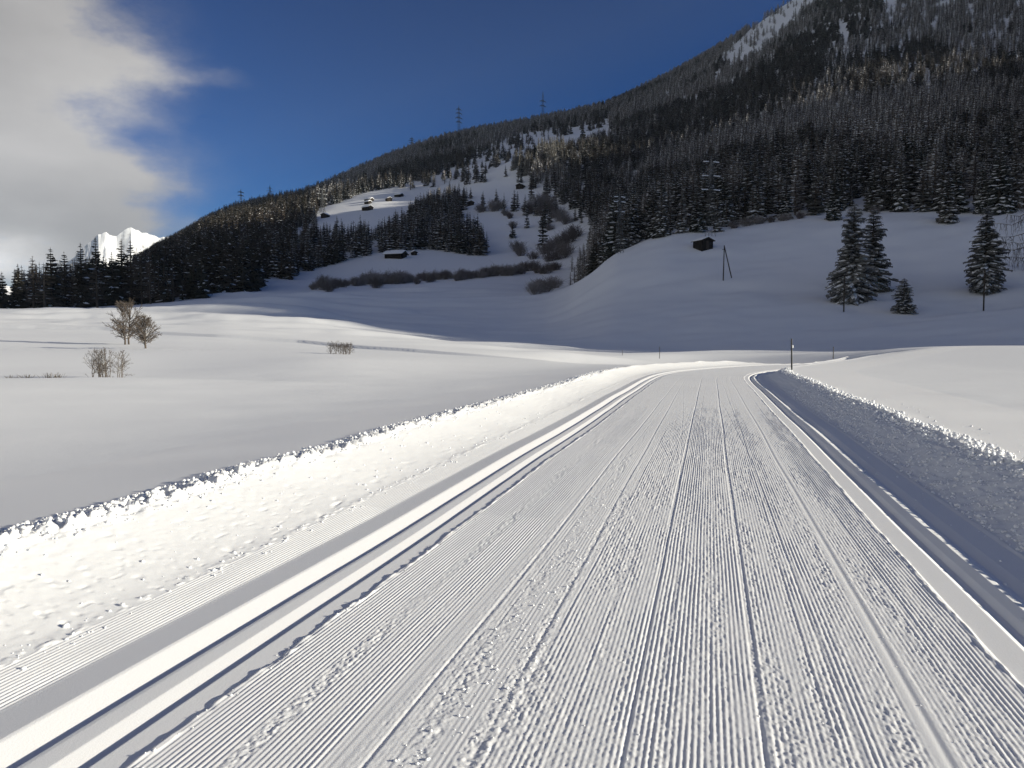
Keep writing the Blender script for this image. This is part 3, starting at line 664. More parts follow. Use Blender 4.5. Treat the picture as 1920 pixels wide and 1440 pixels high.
REGIONS = [(75, 'at the far left end of the left tree line', 'left tree line, far left end'), (150, 'in the left tree line, left of the tallest spruce', 'left tree line, left part'), (225, 'in the left tree line beside the tallest spruce', 'left tree line by the tallest spruce'),
           (300, 'in the left tree line below the white peak', 'left tree line below the peak'), (400, 'in the dark wood right of the white peak', 'dark wood right of the peak'), (480, 'in the dark wood under the leftmost skyline pylon', 'dark wood under the leftmost pylon'), (560, 'at the right end of the dark wood beside the hedge row', 'dark wood beside the hedge'),
           (700, 'on the wooded knoll left of the barn', 'wooded knoll left of the barn'), (830, 'on the wooded knoll straight above the barn', 'wooded knoll above the barn'), (1000, 'at the right end of the wooded knoll by the gully', 'wooded knoll by the gully'),
           (1110, 'at the lower tip of the shaded hill edge', 'lower tip of the hill edge'), (1200, 'around the pylon on the curved hill edge', 'hill edge around the pylon'), (1290, 'on the hill crest left of the hut', 'hill crest left of the hut'),
           (1400, 'at the forest foot behind the hut pylon', 'forest foot behind the hut pylon'), (1540, 'at the forest foot between hut and dense pair', 'forest foot between hut and pair'), (1660, 'at the forest foot above the dense pair', 'forest foot above the pair'),
           (1790, 'at the forest foot between pair and broad spruce', 'forest foot left of the broad spruce'), (9999, 'at the forest foot above the broad lone spruce', 'forest foot above the broad spruce')]
def region(px, r): return next((a, b) for x, a, b in REGIONS if px < x)
LOOK = {'spruce': 'dark pointed spruce', 'larch': 'bare brownish larch'}

# ---- named trees first
def at_px(px, py, lo=20, hi=4000): x, y, z, r = hit(px, py, lo, hi); return x, y, z, r
def lone(kind, px, base, top, label, group=None, var=0, wide=1.0, lo=100, rz=None, name=None):
    x, y, z, r = at_px(px, base, lo); h = (base - top) / F * np.hypot(r, 0) * 1.0
    return plant(kind, x, y, z, h, label, group, rz, var, wide, name)
lone('dense', 1598, 566, 392, 'taller left spruce of the dense pair standing on the open shaded slope', None, 0, 1.1)
lone('dense', 1635, 546, 402, 'right spruce of the dense pair, its trunk bare below, on the open slope', None, 1, 1.3)
lone('dense', 1694, 586, 523, 'small low conifer alone on the shaded slope below the dense pair', None, 2, 1.75)
lone('dense', 1846, 548, 404, 'broad lone spruce with drooping snowy branches near the right edge', None, 2, 1.2)
lone('spruce', 1345, 434, 362, 'slim snow-laden spruce alone at the hill crest right of the hut', None, 5, 1.25)
lone('spruce', 1306, 434, 350, 'snow-laden spruce directly above the hill hut', None, 2, 1.35)
lone('spruce', 1278, 436, 352, 'snow-laden spruce left above the hill hut', None, 5, 1.3)
lone('spruce', 1240, 444, 352, 'snow-laden spruce on the hill crest, third to the left of the hut', None, 2, 1.2)
lone('spruce', 1776, 418, 330, 'snow-striped spruce in front of the forest foot, left of the broad lone spruce', None, 0, 1.2)
lone('spruce', 1564, 412, 325, 'snow-striped spruce in front of the forest foot, above the dense pair', None, 4, 1.2)
for px, top, kd, lb in [(8, 507, 'spruce', None), (38, 492, 'spruce', None), (66, 478, 'larch', None), (100, 461, 'spruce', None), (125, 470, 'larch', None), (156, 452, 'spruce', None),
                    (184, 441, 'spruce', 'tallest spruce of the left tree line, left of the white peak'), (214, 468, 'spruce', None), (232, 446, 'spruce', None),
                    (249, 448, 'larch', 'open-branched larch standing out against the white peak'), (268, 464, 'larch', None), (288, 482, 'spruce', None), (312, 470, 'spruce', None)]:
    x, y, z, r = at_px(px, 577 - .03 * max(0, px - 100), 200, 300); a = math.radians(az_of(px)); r = 236 + 8 * rng.random(); x, y = r * math.sin(a), r * math.cos(a); z = float(gz(x, y))
    rg = region(px, r); plant('dark' if kd == 'spruce' else 'bare', x, y, z, (EYE + slope_of(px, top) * r - z), lb or LOOK[kd] + ' ' + rg[0], None if lb else kd + ' trees, ' + rg[1], None, None, 1.0 + .2 * rng.random())
# the frosted clump that an added gap in the unseen ridge lets the sun reach
NEEDLE_RIME_LIT = mat('rimed_sunlit_needles', (.26, .25, .22), .8, .1, None, (.15, (.40, .38, .34), .9))  # rime, with extra lightness in the colour for the weak sun here
RIME_M = [conifer('spruce', 190 + k, 16, [2.7, 3.0, 2.4][k], [24, 22, 25][k], [10, 10, 9][k], 'spruce', False, .95, NEEDLE_RIME_LIT) for k in range(3)]
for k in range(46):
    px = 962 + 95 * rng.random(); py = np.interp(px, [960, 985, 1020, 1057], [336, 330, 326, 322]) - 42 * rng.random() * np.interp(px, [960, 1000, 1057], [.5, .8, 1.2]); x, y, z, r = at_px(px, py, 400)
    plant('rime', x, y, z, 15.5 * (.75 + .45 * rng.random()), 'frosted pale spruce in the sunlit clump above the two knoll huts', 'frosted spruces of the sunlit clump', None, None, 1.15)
# ---- the largest of the wood's trees, one by one; the rest of the wood as two masses
vis = (FPX > -20) & (FPX < 1940)
score = np.where(vis, FH / FR, 0)
# a tree counts as seen when its top half clears the ground in front
order = np.argsort(-score)[:430]
pick = order[:240]
for i in pick:
    kd = 'larch' if FL[i] else 'spruce'; rg = region(FPX[i], FR[i])
    plant({'spruce': 'dark', 'larch': 'bare'}[kd] if FPX[i] < 560 + 60 * rng.standard_normal() else kd, FX[i], FY[i], FZ[i], FH[i], LOOK[kd] + ' ' + rg[0], kd + ' trees, ' + rg[1], None, None, .95 + .35 * rng.random())
rest = np.ones(len(FX), bool); rest[pick] = False
def scatter(name, kind, idx, variants, label):
    lib = bpy.data.collections.new(name + '_kinds')
    for k, me in enumerate(variants): lib.objects.link(bpy.data.objects.new(kind + '_form_%d' % k, me))
    n = len(idx); me = bpy.data.meshes.new(name); me.vertices.add(n); me.vertices.foreach_set('co', np.stack([FX[idx], FY[idx], FZ[idx] - .1], 1).astype(np.float32).ravel())
    k = (FH[idx] / 16.0).astype(np.float32); w = k * (1.1 + .5 * rng.random(n)).astype(np.float32) * np.where(FR[idx] > 900, 1.25, 1.0).astype(np.float32)
    for an, ty, dat in (('turn', 'FLOAT', (rng.random(n) * 6.283).astype(np.float32)), ('form', 'INT', rng.integers(0, len(variants), n).astype(np.int32))):
        me.attributes.new(an, ty, 'POINT').data.foreach_set('value', dat)
    me.attributes.new('size', 'FLOAT_VECTOR', 'POINT').data.foreach_set('vector', np.stack([w, w, k], 1).astype(np.float32).ravel())
    o = put(name, me); ng = bpy.data.node_groups.new(name, 'GeometryNodeTree')
    ng.interface.new_socket('Geometry', in_out='INPUT', socket_type='NodeSocketGeometry'); ng.interface.new_socket('Geometry', in_out='OUTPUT', socket_type='NodeSocketGeometry')
    N = ng.nodes.new; L = ng.links.new; gi = N('NodeGroupInput'); go = N('NodeGroupOutput'); ip = N('GeometryNodeInstanceOnPoints'); ci = N('GeometryNodeCollectionInfo'); ci.inputs['Collection'].default_value = lib
    ci.inputs['Separate Children'].default_value = True; ci.inputs['Reset Children'].default_value = True
    def at(nm, ty): a = N('GeometryNodeInputNamedAttribute'); a.data_type = ty; a.inputs['Name'].default_value = nm; return a.outputs['Attribute']
    cx = N('ShaderNodeCombineXYZ'); L(at('turn', 'FLOAT'), cx.inputs['Z']); er = N('FunctionNodeEulerToRotation'); L(cx.outputs[0], er.inputs[0])
    L(gi.outputs[0], ip.inputs['Points']); L(ci.outputs[0], ip.inputs['Instance']); ip.inputs['Pick Instance'].default_value = True; L(at('form', 'INT'), ip.inputs['Instance Index'])
    L(er.outputs[0], ip.inputs['Rotation']); L(at('size', 'FLOAT_VECTOR'), ip.inputs['Scale']); L(ip.outputs[0], go.inputs[0])
    md = o.modifiers.new('stand', 'NODES'); md.node_group = ng
    tag(o, label, None, None, 'stuff')
def low_form(kind, seed, R, frost=None, needle=None):
    if kind == 'spruce': t, c, s = spruce_parts(seed, 16, R, 13, 8, False, False, frost)
    else: t, c, s = larch_parts(seed, 16, R, 18, 6, False, 2.4, .55 if frost is None else frost)
    V, FF = join([(t[0], t[1])]); fs = [t[1]]; mi = [np.zeros(len(t[1]))]; off = len(V); VV = [V]
    for part, k in ((c, 1), (s, 2)):
        VV.append(part[0])
        for f in part[1]:
            if len(f): fs.append(f + off); mi.append(np.full(len(f), k))
        off += len(part[0])
    return mesh_np(kind + '_form', np.concatenate(VV), fs, [BARK, (needle or NEEDLE) if kind == 'spruce' else needle or LARCH, TREE_SNOW], False, np.concatenate(mi))
DARKW = FPX < 590 + 50 * rng.standard_normal(len(FPX))
scatter('dark_spruce_wood', 'spruce', np.nonzero(rest & ~FL & DARKW)[0], [low_form('spruce', 310 + k, [2.8, 3.1, 2.5, 2.9][k], .12, NEEDLE_DARK) for k in range(4)], 'dark mass of spruces of the wood left of the shaded slope')
scatter('spruce_forest', 'spruce', np.nonzero(rest & ~FL & ~DARKW)[0], [low_form('spruce', 300 + k, [2.6, 3.0, 2.3, 2.8, 2.1, 2.9][k], [.95, .35, .9, .6, .98, .2][k]) for k in range(6)], 'dense mass of dark snow-dusted spruces covering the mountainside')
scatter('dark_larch_wood', 'larch', np.nonzero(rest & FL & DARKW)[0], [low_form('larch', 340 + k, [2.6, 3.0, 2.4][k], .12, LARCH_DARK) for k in range(3)], 'dark bare larches standing among the spruces of the left wood')
scatter('larch_forest', 'larch', np.nonzero(rest & FL & ~DARKW)[0], [low_form('larch', 330 + k, [2.6, 3.0, 2.4, 2.8][k]) for k in range(4)], 'mass of bare brownish larches among the spruces of the mountainside')

# =====================================================================================
# bare trees, shrubs and grass
# =====================================================================================
def twig_segments(seed, h, spread, stems, depth, r0, lean=.5, kids=4, snow=.25):
    r = np.random.default_rng(seed); seg = []; sn = []
    def grow(p, d, L, rad, lv):
        n = 3; q = p
        for k in range(n):
            d = d + .22 * (r.random(3) - .5); d[2] += .05; d /= np.linalg.norm(d); p2 = q + d * L / n
            a, b = rad * (1 - .25 * k), rad * (1 - .25 * (k + 1)); seg.append((q, p2, a, b))
            if r.random() < snow and lv < 3: sn.append((q + (0, 0, a * .9), p2 + (0, 0, b * .9), a * .8, b * .7))
            if lv < depth:
                for c in range(r.integers(1, kids)):
                    e = d + (.9 if lv else .75) * (r.random(3) - .5) * 2 * lean; e[2] = abs(e[2]) * .7 + .15; e /= np.linalg.norm(e)
                    grow(q + (p2 - q) * r.random(), e, L * (.42 + .25 * r.random()), max(b * .6, r0 * .13), lv + 1)
            q = p2
    for s in range(stems):
        a = r.random() * 6.283; d = np.array([math.cos(a) * spread, math.sin(a) * spread, 1.0]) * (.6 + .6 * r.random(3)); d /= np.linalg.norm(d)
        grow(np.array([math.cos(a) * .12 * stems ** .5 * spread, math.sin(a) * .12 * stems ** .5 * spread, -.15]), d, h * (.6 + .25 * r.random()), r0, 0)
    return seg, sn
def fit(V, h):
    V = V.copy(); V *= h / max(V[:, 2].max(), .01); return V
def bare_plant(name, seed, loc, h, label, cat, group=None, spread=.5, stems=4, depth=3, r0=.05, m=None, wide=1.0, snow=.25, kids=4):
    seg, sn = twig_segments(seed, h, spread, stems, depth, r0, .55, kids, snow)
    e = empty(name, loc, 0, (wide, wide, 1.0))
    n0 = [s for s in seg if s[2] > r0 * .45]; n1 = [s for s in seg if s[2] <= r0 * .45]
    v0, f0 = tubes(n0, 5); v1, f1 = tubes(n1, 3); k = h / max(v1[:, 2].max(), v0[:, 2].max())
    put('stems', mesh_np('stems', v0 * k, f0, [m or BARK]), e); put('twigs', mesh_np('twigs', v1 * k, f1, [m or TWIG], smooth=False), e)
    if sn: vs, fs = tubes(sn, 4); put('twig_snow', mesh_np('twig_snow', vs * k, fs, [TREE_SNOW]), e)
    return tag(e, label, cat, group)
def crown_segments(seed, h, w, trunks, r0, snow, low=.08, spr=.06):
    g = np.random.default_rng(seed); thick = []; fine = []; sn = []
    for q in range(trunks):
        a0 = g.random() * 6.283; base = np.array([math.cos(a0), math.sin(a0), 0]) * spr * h * (trunks > 1) * (.4 + .9 * g.random()); lean = np.array([math.cos(a0), math.sin(a0), 0]) * w * .35 * (trunks > 1) * g.random(); hh = h * (1 if q == 0 else .7 + .25 * g.random()); pts = [base + (0, 0, -.2)]
        for k in range(1, 9): pts.append(base + lean * (k / 8) ** 1.3 + np.array([g.normal() * .012 * h, g.normal() * .012 * h, hh * k / 8]))
        for k in range(8): thick.append((pts[k], pts[k + 1], r0 * (1 - k / 9), r0 * (1 - (k + 1) / 9)))
        for b_ in range(int((64 if spr < .1 else 52) / trunks ** .5)):
            f = low + (.97 - low) * g.random(); k = min(7, int(f * 8)); p = pts[k] + (pts[k + 1] - pts[k]) * (f * 8 - k); a = g.random() * 6.283
            L = w * (math.sin(math.pi * min(1, .18 + f * .82)) ** .7) * (.7 + .5 * g.random()); d = np.array([math.cos(a), math.sin(a), .55 + .9 * f + .3 * g.normal()]); d /= np.linalg.norm(d)
            m = p + d * L * .5; d2 = d + np.array([0, 0, .25]) + g.normal(size=3) * .15; d2 /= np.linalg.norm(d2); e = m + d2 * L * .5
            thick += [(p, m, r0 * .34, r0 * .22), (m, e, r0 * .22, r0 * .08)]
            if g.random() < snow: sn.append((p + (d * L * .1) + (0, 0, r0 * .3), m + (0, 0, r0 * .25), r0 * .3, r0 * .25))
            for c in range(9):
                t = .2 + .8 * g.random(); s = p + (m - p) * t * 2 if t < .5 else m + (e - m) * (t * 2 - 1); v = d + g.normal(size=3) * .6 + (0, 0, .2); v /= np.linalg.norm(v); l = L * (.16 + .22 * g.random()); fine.append((s, s + v * l, r0 * .19, r0 * .08))
                for c2 in range(2): v2 = v + g.normal(size=3) * .6; fine.append((s + v * l * .5, s + v * l * .5 + v2 / np.linalg.norm(v2) * l * .6, r0 * .12, r0 * .06))
    return thick, fine, sn
def crown_plant(name, seed, loc, h, w, trunks, r0, snow, label, cat, low=.08, scale=(1, 1, 1), spr=.06):
    t, f_, sn = crown_segments(seed, h, w, trunks, r0, snow, low, spr); e = empty(name, loc, 0, scale)
    v, f = tubes(t, 5); put('stems', mesh_np('stems', v, f, [TWIG]), e); v, f = tubes(f_, 3); put('twigs', mesh_np('twigs', v, f, [TWIG], smooth=False), e)
    if sn: v, f = tubes(sn, 4); o = put('twig_snow', mesh_np('twig_snow', v, f, [TREE_SNOW]), e); o['kind'] = 'stuff'
    return tag(e, label, cat)
x, y, z, r = at_px(237, 646, 50); crown_plant('bare_tree', 11, (x, y, z), 72 / F * r, 30 / F * r, 2, .085, .10, 'taller bare round-crowned tree standing alone on the sunlit left meadow', 'tree')
x, y, z, r = at_px(276, 653, 50); crown_plant('bare_tree', 15, (x, y, z), 50 / F * r, 26 / F * r, 2, .075, .65, 'smaller snow-flecked bare tree just right of the taller one on the meadow', 'tree')
a = math.radians(az_of(205)); r = 33.5; x, y = r * math.sin(a), r * math.cos(a); z = float(gz(x, y)); h = EYE + slope_of(205, 652) * r - z
crown_plant('bare_bush', 21, (x, y, z), h, h * .36, 17, .016, .45, 'wide bare bush with white-barked twigs behind the lip of the near snowfield', 'bush', .0, (1.0, 1.0, 1), .5)
x, y, z, r = at_px(640, 664, 40); crown_plant('bare_bush', 23, (x, y, z), 22 / F * r, 12 / F * r, 16, .015, .2, 'low brush-like bush alone in the middle of the sunlit meadow', 'bush', .0, (1.2, 1, 1), .62)
for k, (px, w) in enumerate([(20, 5), (50, 7), (88, 11), (106, 9)]):
    a = math.radians(az_of(px)); r = 32.5; x, y = r * math.sin(a), r * math.cos(a); z = float(gz(x, y)); g = np.random.default_rng(50 + k)
    seg = [((g.normal() * .08, g.normal() * .05, -.05), (g.normal() * .16, g.normal() * .1, (.22 + .13 * g.random()) * (.6 + w / 22)), .012, .003) for _ in range(26)]
    v, f = tubes(seg); e = put('grass_tuft', mesh_np('grass_tuft', v, f, [GRASS], smooth=False), None, (x, y, z))
    tag(e, ['smallest dry grass tuft at the far left edge of the snowfield lip', 'dry grass tuft second from the left on the snowfield lip', 'tallest dry grass tuft on the snowfield lip, left of the bare bush', 'dry grass tuft on the snowfield lip nearest the bare bush'][k], 'grass tuft')

def shrub_mesh(seed, h, w, n, m):
    r = np.random.default_rng(seed); seg = []
    for i in range(n):
        a = r.random() * 6.283; q = r.random() ** .6; d = np.array([math.cos(a) * q * w, math.sin(a) * q * w * .6, h * (.55 + .5 * r.random()) * (1 - .35 * q)])
        p0 = np.array([math.cos(a) * q * w * .35, math.sin(a) * q * w * .25, -.2]); pm = p0 + (d - p0) * .55 + r.normal(size=3) * .12 * h * .4; seg += [(p0, pm, .04, .03), (pm, d, .03, .012)]
        for _ in range(7):
            t = .35 + .6 * r.random(); p = p0 + (d - p0) * t; seg.append((p, p + r.normal(size=3) * (.17 * h, .17 * h, .12 * h) + (0, 0, .12 * h), .026, .010))
    return tubes(seg, 3)
SHRUBS = [mesh_np('stems', *shrub_mesh(400 + k, 3.2, [2.2, 2.8, 1.9, 2.5][k], 75, ALDER), [ALDER], smooth=False) for k in range(4)]
def shrub(px, py, hpx, wide, label, group, lo=180):
    x, y, z, r = at_px(px, py, lo); k = hpx / F * r / 3.2; o = put('alder_shrub', SHRUBS[rng.integers(4)], None, (x, y, z - .1)); o.scale = (k * wide, k * wide, k); o.rotation_euler = (0, 0, rng.random() * .8)
    return tag(o, label, 'shrub', group)
for px in list(range(588, 648, 8)) + list(range(664, 1046, 8)):
    base = np.interp(px, [560, 640, 700, 800, 900, 1000, 1046], [545, 540, 533, 527, 520, 511, 508]); big = np.interp(px, [590, 612, 645, 700, 720, 800, 900, 950, 1000], [16, 28, 20, 22, 26, 17, 22, 22, 18])
    where = next(t for x, t in ((650, 'in the thick left end of the hedge row'), (735, 'in the hedge row left of the barn, before the gap'), (820, 'in the low middle of the hedge row below the barn'), (910, 'in the hedge row right of the barn'), (9999, 'at the right end of the hedge row by the gully')) if px < x)
    shrub(px + rng.normal() * 3, base + rng.normal() * 2.0, big * (.6 + .6 * rng.random()), .9 + .5 * rng.random(), 'grey-brown bare shrub ' + where, 'shrubs ' + where, 250)
shrub(706, 540, 24, 1.0, 'bare shrub standing a little in front of the hedge row, below the barn', None, 200)
for px, py, hp in [(1005, 552, 30), (1022, 548, 28), (1040, 540, 26), (1012, 543, 24)]: shrub(px, py, hp, 1.15, 'bare shrub at the lower tip of the hill edge trees', 'shrubs at the lower tip of the hill edge', 190)
for px, py, hp in [(902, 398, 18), (928, 396, 24), (936, 392, 20), (990, 402, 24), (1000, 398, 26), (1012, 390, 26), (1022, 384, 26), (1032, 396, 26), (1040, 408, 26), (1050, 414, 24), (1062, 420, 22), (1018, 404, 22), (1020, 424, 14), (1030, 432, 14), (956, 410, 14), (962, 428, 16), (948, 404, 14),
                   (970, 470, 22), (1022, 476, 24), (1038, 470, 26), (1052, 464, 28), (1066, 456, 28), (1078, 446, 28), (1000, 486, 18), (1030, 490, 22), (1048, 486, 26), (1062, 478, 28), (976, 480, 22)]:
    wh = 'at the top of the gully slope, below the two knoll huts' if py < 400 else 'halfway down the snowy gully slope' if py < 442 else 'at the foot of the snowy gully slope'
    shrub(px, py, hp, 1.1, 'dark bare shrub ' + wh, 'shrubs ' + wh, 250)
for px, py, hp in [(1376, 428, 16), (1400, 424, 18), (1424, 420, 18), (1446, 417, 14), (1470, 414, 16), (1500, 410, 14), (1640, 402, 16)]:
    shrub(px, py, hp, 1.2, 'bare shrub at the forest foot right of the slim spruce', 'shrubs along the forest foot', 190)

# =====================================================================================
# huts
# =====================================================================================
def hut(name, loc, rz, w, d, h, label, group=None, pitch=.42, snow=.45, over=.5):
    """gable along x: ridge runs along y"""
    e = empty(name, loc, rz); rh = w / 2 * pitch * 2 * .5 + w * .02
    wall_v = np.array([(-w / 2, -d / 2, -1.2), (w / 2, -d / 2, -1.2), (w / 2, d / 2, -1.2), (-w / 2, d / 2, -1.2), (-w / 2, -d / 2, h), (w / 2, -d / 2, h), (w / 2, d / 2, h), (-w / 2, d / 2, h), (0, -d / 2, h + rh), (0, d / 2, h + rh)], float)
    put('wall', mesh_np('wall', wall_v, [np.array([(0, 1, 5, 4), (1, 2, 6, 5), (2, 3, 7, 6), (3, 0, 4, 7)]), np.array([(4, 5, 8), (6, 7, 9)])], [TIMBER], smooth=False), e)
    k = rh / (w / 2); ox = w / 2 + over; y0 = d / 2 + over
    def slab(t0, t1, shrink=0.0, round_=0.0):
        xs = np.array([-ox + shrink, -ox * .5, 0, ox * .5, ox - shrink]); ys = np.linspace(-y0 + shrink, y0 - shrink, 4); V = []
        for t in (t0, t1):
            for yy in ys:
                for xx in xs:
                    edge = min(1, (ox - shrink - abs(xx)) / .3 + .35) * min(1, (y0 - shrink - abs(yy)) / .3 + .55); V.append((xx, yy, h + rh - abs(xx) * k + (t if t == t0 else t0 + (t1 - t0) * (edge if round_ else 1) * (.9 + .2 * random.random() if round_ else 1))))
        n = 20; g = grid_faces(4, 5); ring = [0, 1, 2, 3, 4, 9, 14, 19, 18, 17, 16, 15, 10, 5]
        sd = np.array([(ring[i], ring[(i + 1) % 14], ring[(i + 1) % 14] + n, ring[i] + n) for i in range(14)])
        return np.array(V), [g, g[:, ::-1] + n, sd]
    v, f = slab(.02, .16); rf = put('roof', mesh_np('roof', v, f, [SHINGLE], smooth=False), e)
    v, f = slab(.165, .165 + snow, .06, 1.0); put('roof_snow', mesh_np('roof_snow', v, f, [TREE_SNOW], smooth=False), e)
    v, f = box(-.45, .45, -d / 2 - .06, -d / 2 + .02, -.3, min(1.7, h)); put('door', mesh_np('door', v, f, [POLEWOOD], smooth=False), e)
    v, f = box(w * .26 - .3, w * .26 + .3, -d / 2 - .05, -d / 2 + .02, h * .45, h * .45 + .6); put('window', mesh_np('window', v, f, [BLACKP], smooth=False), e)
    return tag(e, label, 'hut', group)
def hut_px(px, base, wpx, rz, ratio, hpx, label, name='hut', **kw):
    x, y, z, r = at_px(px, base, 180); w = wpx / F * r; a = math.atan2(x, y)
    return hut(name, (x, y, z), -a + rz, w * ratio[0], w * ratio[1], hpx / F * r, label, **kw)
hut_px(742, 483, 36, math.radians(62), (.62, .95), 6, 'long dark barn under a white roof below the wooded knoll', 'barn', snow=.6, over=.9)
hut_px(776, 478, 10, math.radians(20), (.9, .9), 4.5, 'small shed right beside the long barn below the knoll', 'shed', snow=.5)
hut_px(881, 385, 15, .35, (.8, .8), 5, 'dark hut at the left edge of the open knoll slope', snow=.6)
hut_px(976, 353, 17, -.3, (.8, .8), 4.5, 'lower hut of the two below the sunlit spruces', snow=.7)
hut_px(1004, 343, 15, .5, (.8, .8), 5.5, 'upper hut of the two below the sunlit spruces', snow=.7)
hut_px(689, 394, 17, .8, (.8, .9), 4.5, 'largest hut of the upper meadow hamlet with bright white roof', snow=.9)
hut_px(692, 378, 15, .9, (.7, .9), 3.5, 'meadow hut just above the largest one', snow=.9)
hut_px(690, 382, 12, .7, (.7, .9), 3, 'meadow hut squeezed between the largest hut and the one above it', snow=.9)
hut_px(729, 377, 12, .4, (.8, .8), 4, 'meadow hut right of the frosted tree', snow=.5)
hut_px(748, 369, 15, .9, (.7, .9), 3, 'rightmost and highest hut of the meadow hamlet', snow=.8)
hut_px(610, 408, 14, -.5, (.8, .9), 4.5, 'brown hut with a white eave at the lower left end of the meadow', snow=.6)
# the dark hay hut on the hill crest
x, y, z, r = at_px(1318, 466, 150); hut('hay_hut', (x, y, z), -math.atan2(x, y) + math.radians(38), 3.3, 3.5, 1.75, 'dark timber hut half bare of snow on the shaded hill crest', None, .36, .22, .4)

# =====================================================================================
# pylons, poles, markers
# =====================================================================================
def pylon(px, base_r, z0, h, arms, label, thick=.12, snow=False, wb=None, rz=.5, group='lattice pylons of the power lines'):
    a = math.radians(az_of(px)); x, y = base_r * math.sin(a), base_r * math.cos(a); e = empty('power_pylon', (x, y, z0), -a + rz)
    wb = wb or h * .09; wt = h * .018
    def c(f, sx, sy): w = wb + (wt - wb) * min(1, f / .85); return np.array([sx * w, sy * w, f * h])
    for sx, sy in ((-1, -1), (-1, 1), (1, 1), (1, -1)):
        q = thick * (.55 if thick > .3 else 1); v, f = tubes([(c(-.02, sx, sy), c(.85, sx, sy), q, q * .7)], 4); put('leg', mesh_np('leg', v, f, [STEEL], smooth=False), e)
    seg = []; lv = np.array([0, .16, .3, .43, .55, .66, .76, .85])
    for l0, l1 in zip(lv[:-1], lv[1:]):
        for (s0, s1) in (((-1, -1), (1, -1)), ((1, -1), (1, 1)), ((1, 1), (-1, 1)), ((-1, 1), (-1, -1))):
            q = thick * (.16 if thick > .3 else .5); seg += [(c(l0, *s0), c(l1, *s1), q, q), (c(l0, *s1), c(l1, *s0), q, q)]
    v, f = tubes(seg, 3); o = put('bracing', mesh_np('bracing', v, f, [STEEL], smooth=False), e); o['kind'] = 'stuff'
    v, f = tubes([(c(.85, 0, 0), np.array([0, 0, h]), wt * 1.1, thick * .6)], 4); put('peak', mesh_np('peak', v, f, [STEEL], smooth=False), e)
    ta = thick * (1.5 if thick > .3 else 1)
    for fz, hl in arms:
        v, f = tubes([((-hl, 0, fz * h), (0, 0, fz * h + .03 * h), ta * .7, ta * 1.2), ((hl, 0, fz * h), (0, 0, fz * h + .03 * h), ta * .7, ta * 1.2), ((-hl, 0, fz * h), (hl, 0, fz * h), thick * .7, thick * .7)], 4)
        ar = put('crossarm', mesh_np('crossarm', v, f, [STEEL], smooth=False), e)
        for sx in (-1, 1):
            v, f = tubes([((sx * hl * .95, 0, fz * h - .05), (sx * hl * .95, 0, fz * h - .035 * h - .3), thick * .8, thick * .8)], 4); put('insulator', mesh_np('insulator', v, f, [STEEL], smooth=False), ar)
        if snow: v, f = tubes([((-hl, 0, fz * h + .22), (-hl * .3, 0, fz * h + .3), .13, .10), ((hl * .25, 0, fz * h + .3), (hl, 0, fz * h + .22), .12, .13)], 5); q = put('arm_snow', mesh_np('arm_snow', v, f, [TREE_SNOW]), ar)
    return tag(e, label, 'pylon', group)
def skyline(px):
    a = math.radians(az_of(px)); r = np.linspace(300, 2200, 1500); zz = gz(r * math.sin(a), r * math.cos(a)); i = np.argmax((zz - EYE) / r); return r[i], float(zz[i])
for px, top, back, arms, lb, th in [(457, 354, 0, [(.82, 5), (.66, 5)], 'small dark pylon on the lower left skyline', .36), (511, 346, 200, [(.8, 5), (.66, 7)], 'faint distant pylon just right of the leftmost skyline pylon', .22),
                                (775, 256, 0, [(.84, 4), (.7, 6), (.56, 5)], 'short pylon half hidden behind the skyline forest', .36), (862, 197, 0, [(.86, 5), (.74, 6), (.6, 6.5), (.47, 5.5)], 'tallest pylon on the skyline with four crossarms', .36), (1017, 171, 0, [(.66, 6), (.5, 6)], 'pylon with a bright tip rightmost on the skyline', .36)]:
    r, z0 = skyline(px); r += back; z0 = float(gz(r * math.sin(math.radians(az_of(px))), r * math.cos(math.radians(az_of(px))))); pylon(px, r, z0, EYE + slope_of(px, top) * r - z0, arms, lb, th, False, 1.9)
x, y, z, r = at_px(608, 398, 200); pylon(608, r, z, EYE + slope_of(608, 350) * r - z, [(.88, 3.0), (.7, 4.6), (.52, 4.2)], 'pylon with sunlit snowy arms at the left end of the upper meadow', .2, True, 1.6)
x, y, z, r = at_px(561, 497, 200); r = 440; z = float(gz(r * math.sin(math.radians(az_of(561))), r * math.cos(math.radians(az_of(561))))); pylon(561, r, z, EYE + slope_of(561, 452) * r - z, [(.9, 1.6), (.76, 2.0), (.6, 1.8)], 'small pylon with snowy arms among the dark trees left of the barn', .12, True, 1.0)
x, y, z, r = at_px(1320, 444, 150); pylon(1329, r, z, EYE + slope_of(1329, 290) * r - z, [(.9, 2.2), (.73, 2.6), (.56, 2.6)], 'pylon with snowy arms rising before the forest right behind the hill hut', .04, True, .95)
x, y, z, r = at_px(1160, 476, 150); pylon(1160, r - 2, z, EYE + slope_of(1160, 362) * r - z, [(.9, 1.6), (.82, 1.7), (.66, 1.5)], 'pylon with snowy arms on the left edge of the shaded hill', .06, True, .8)
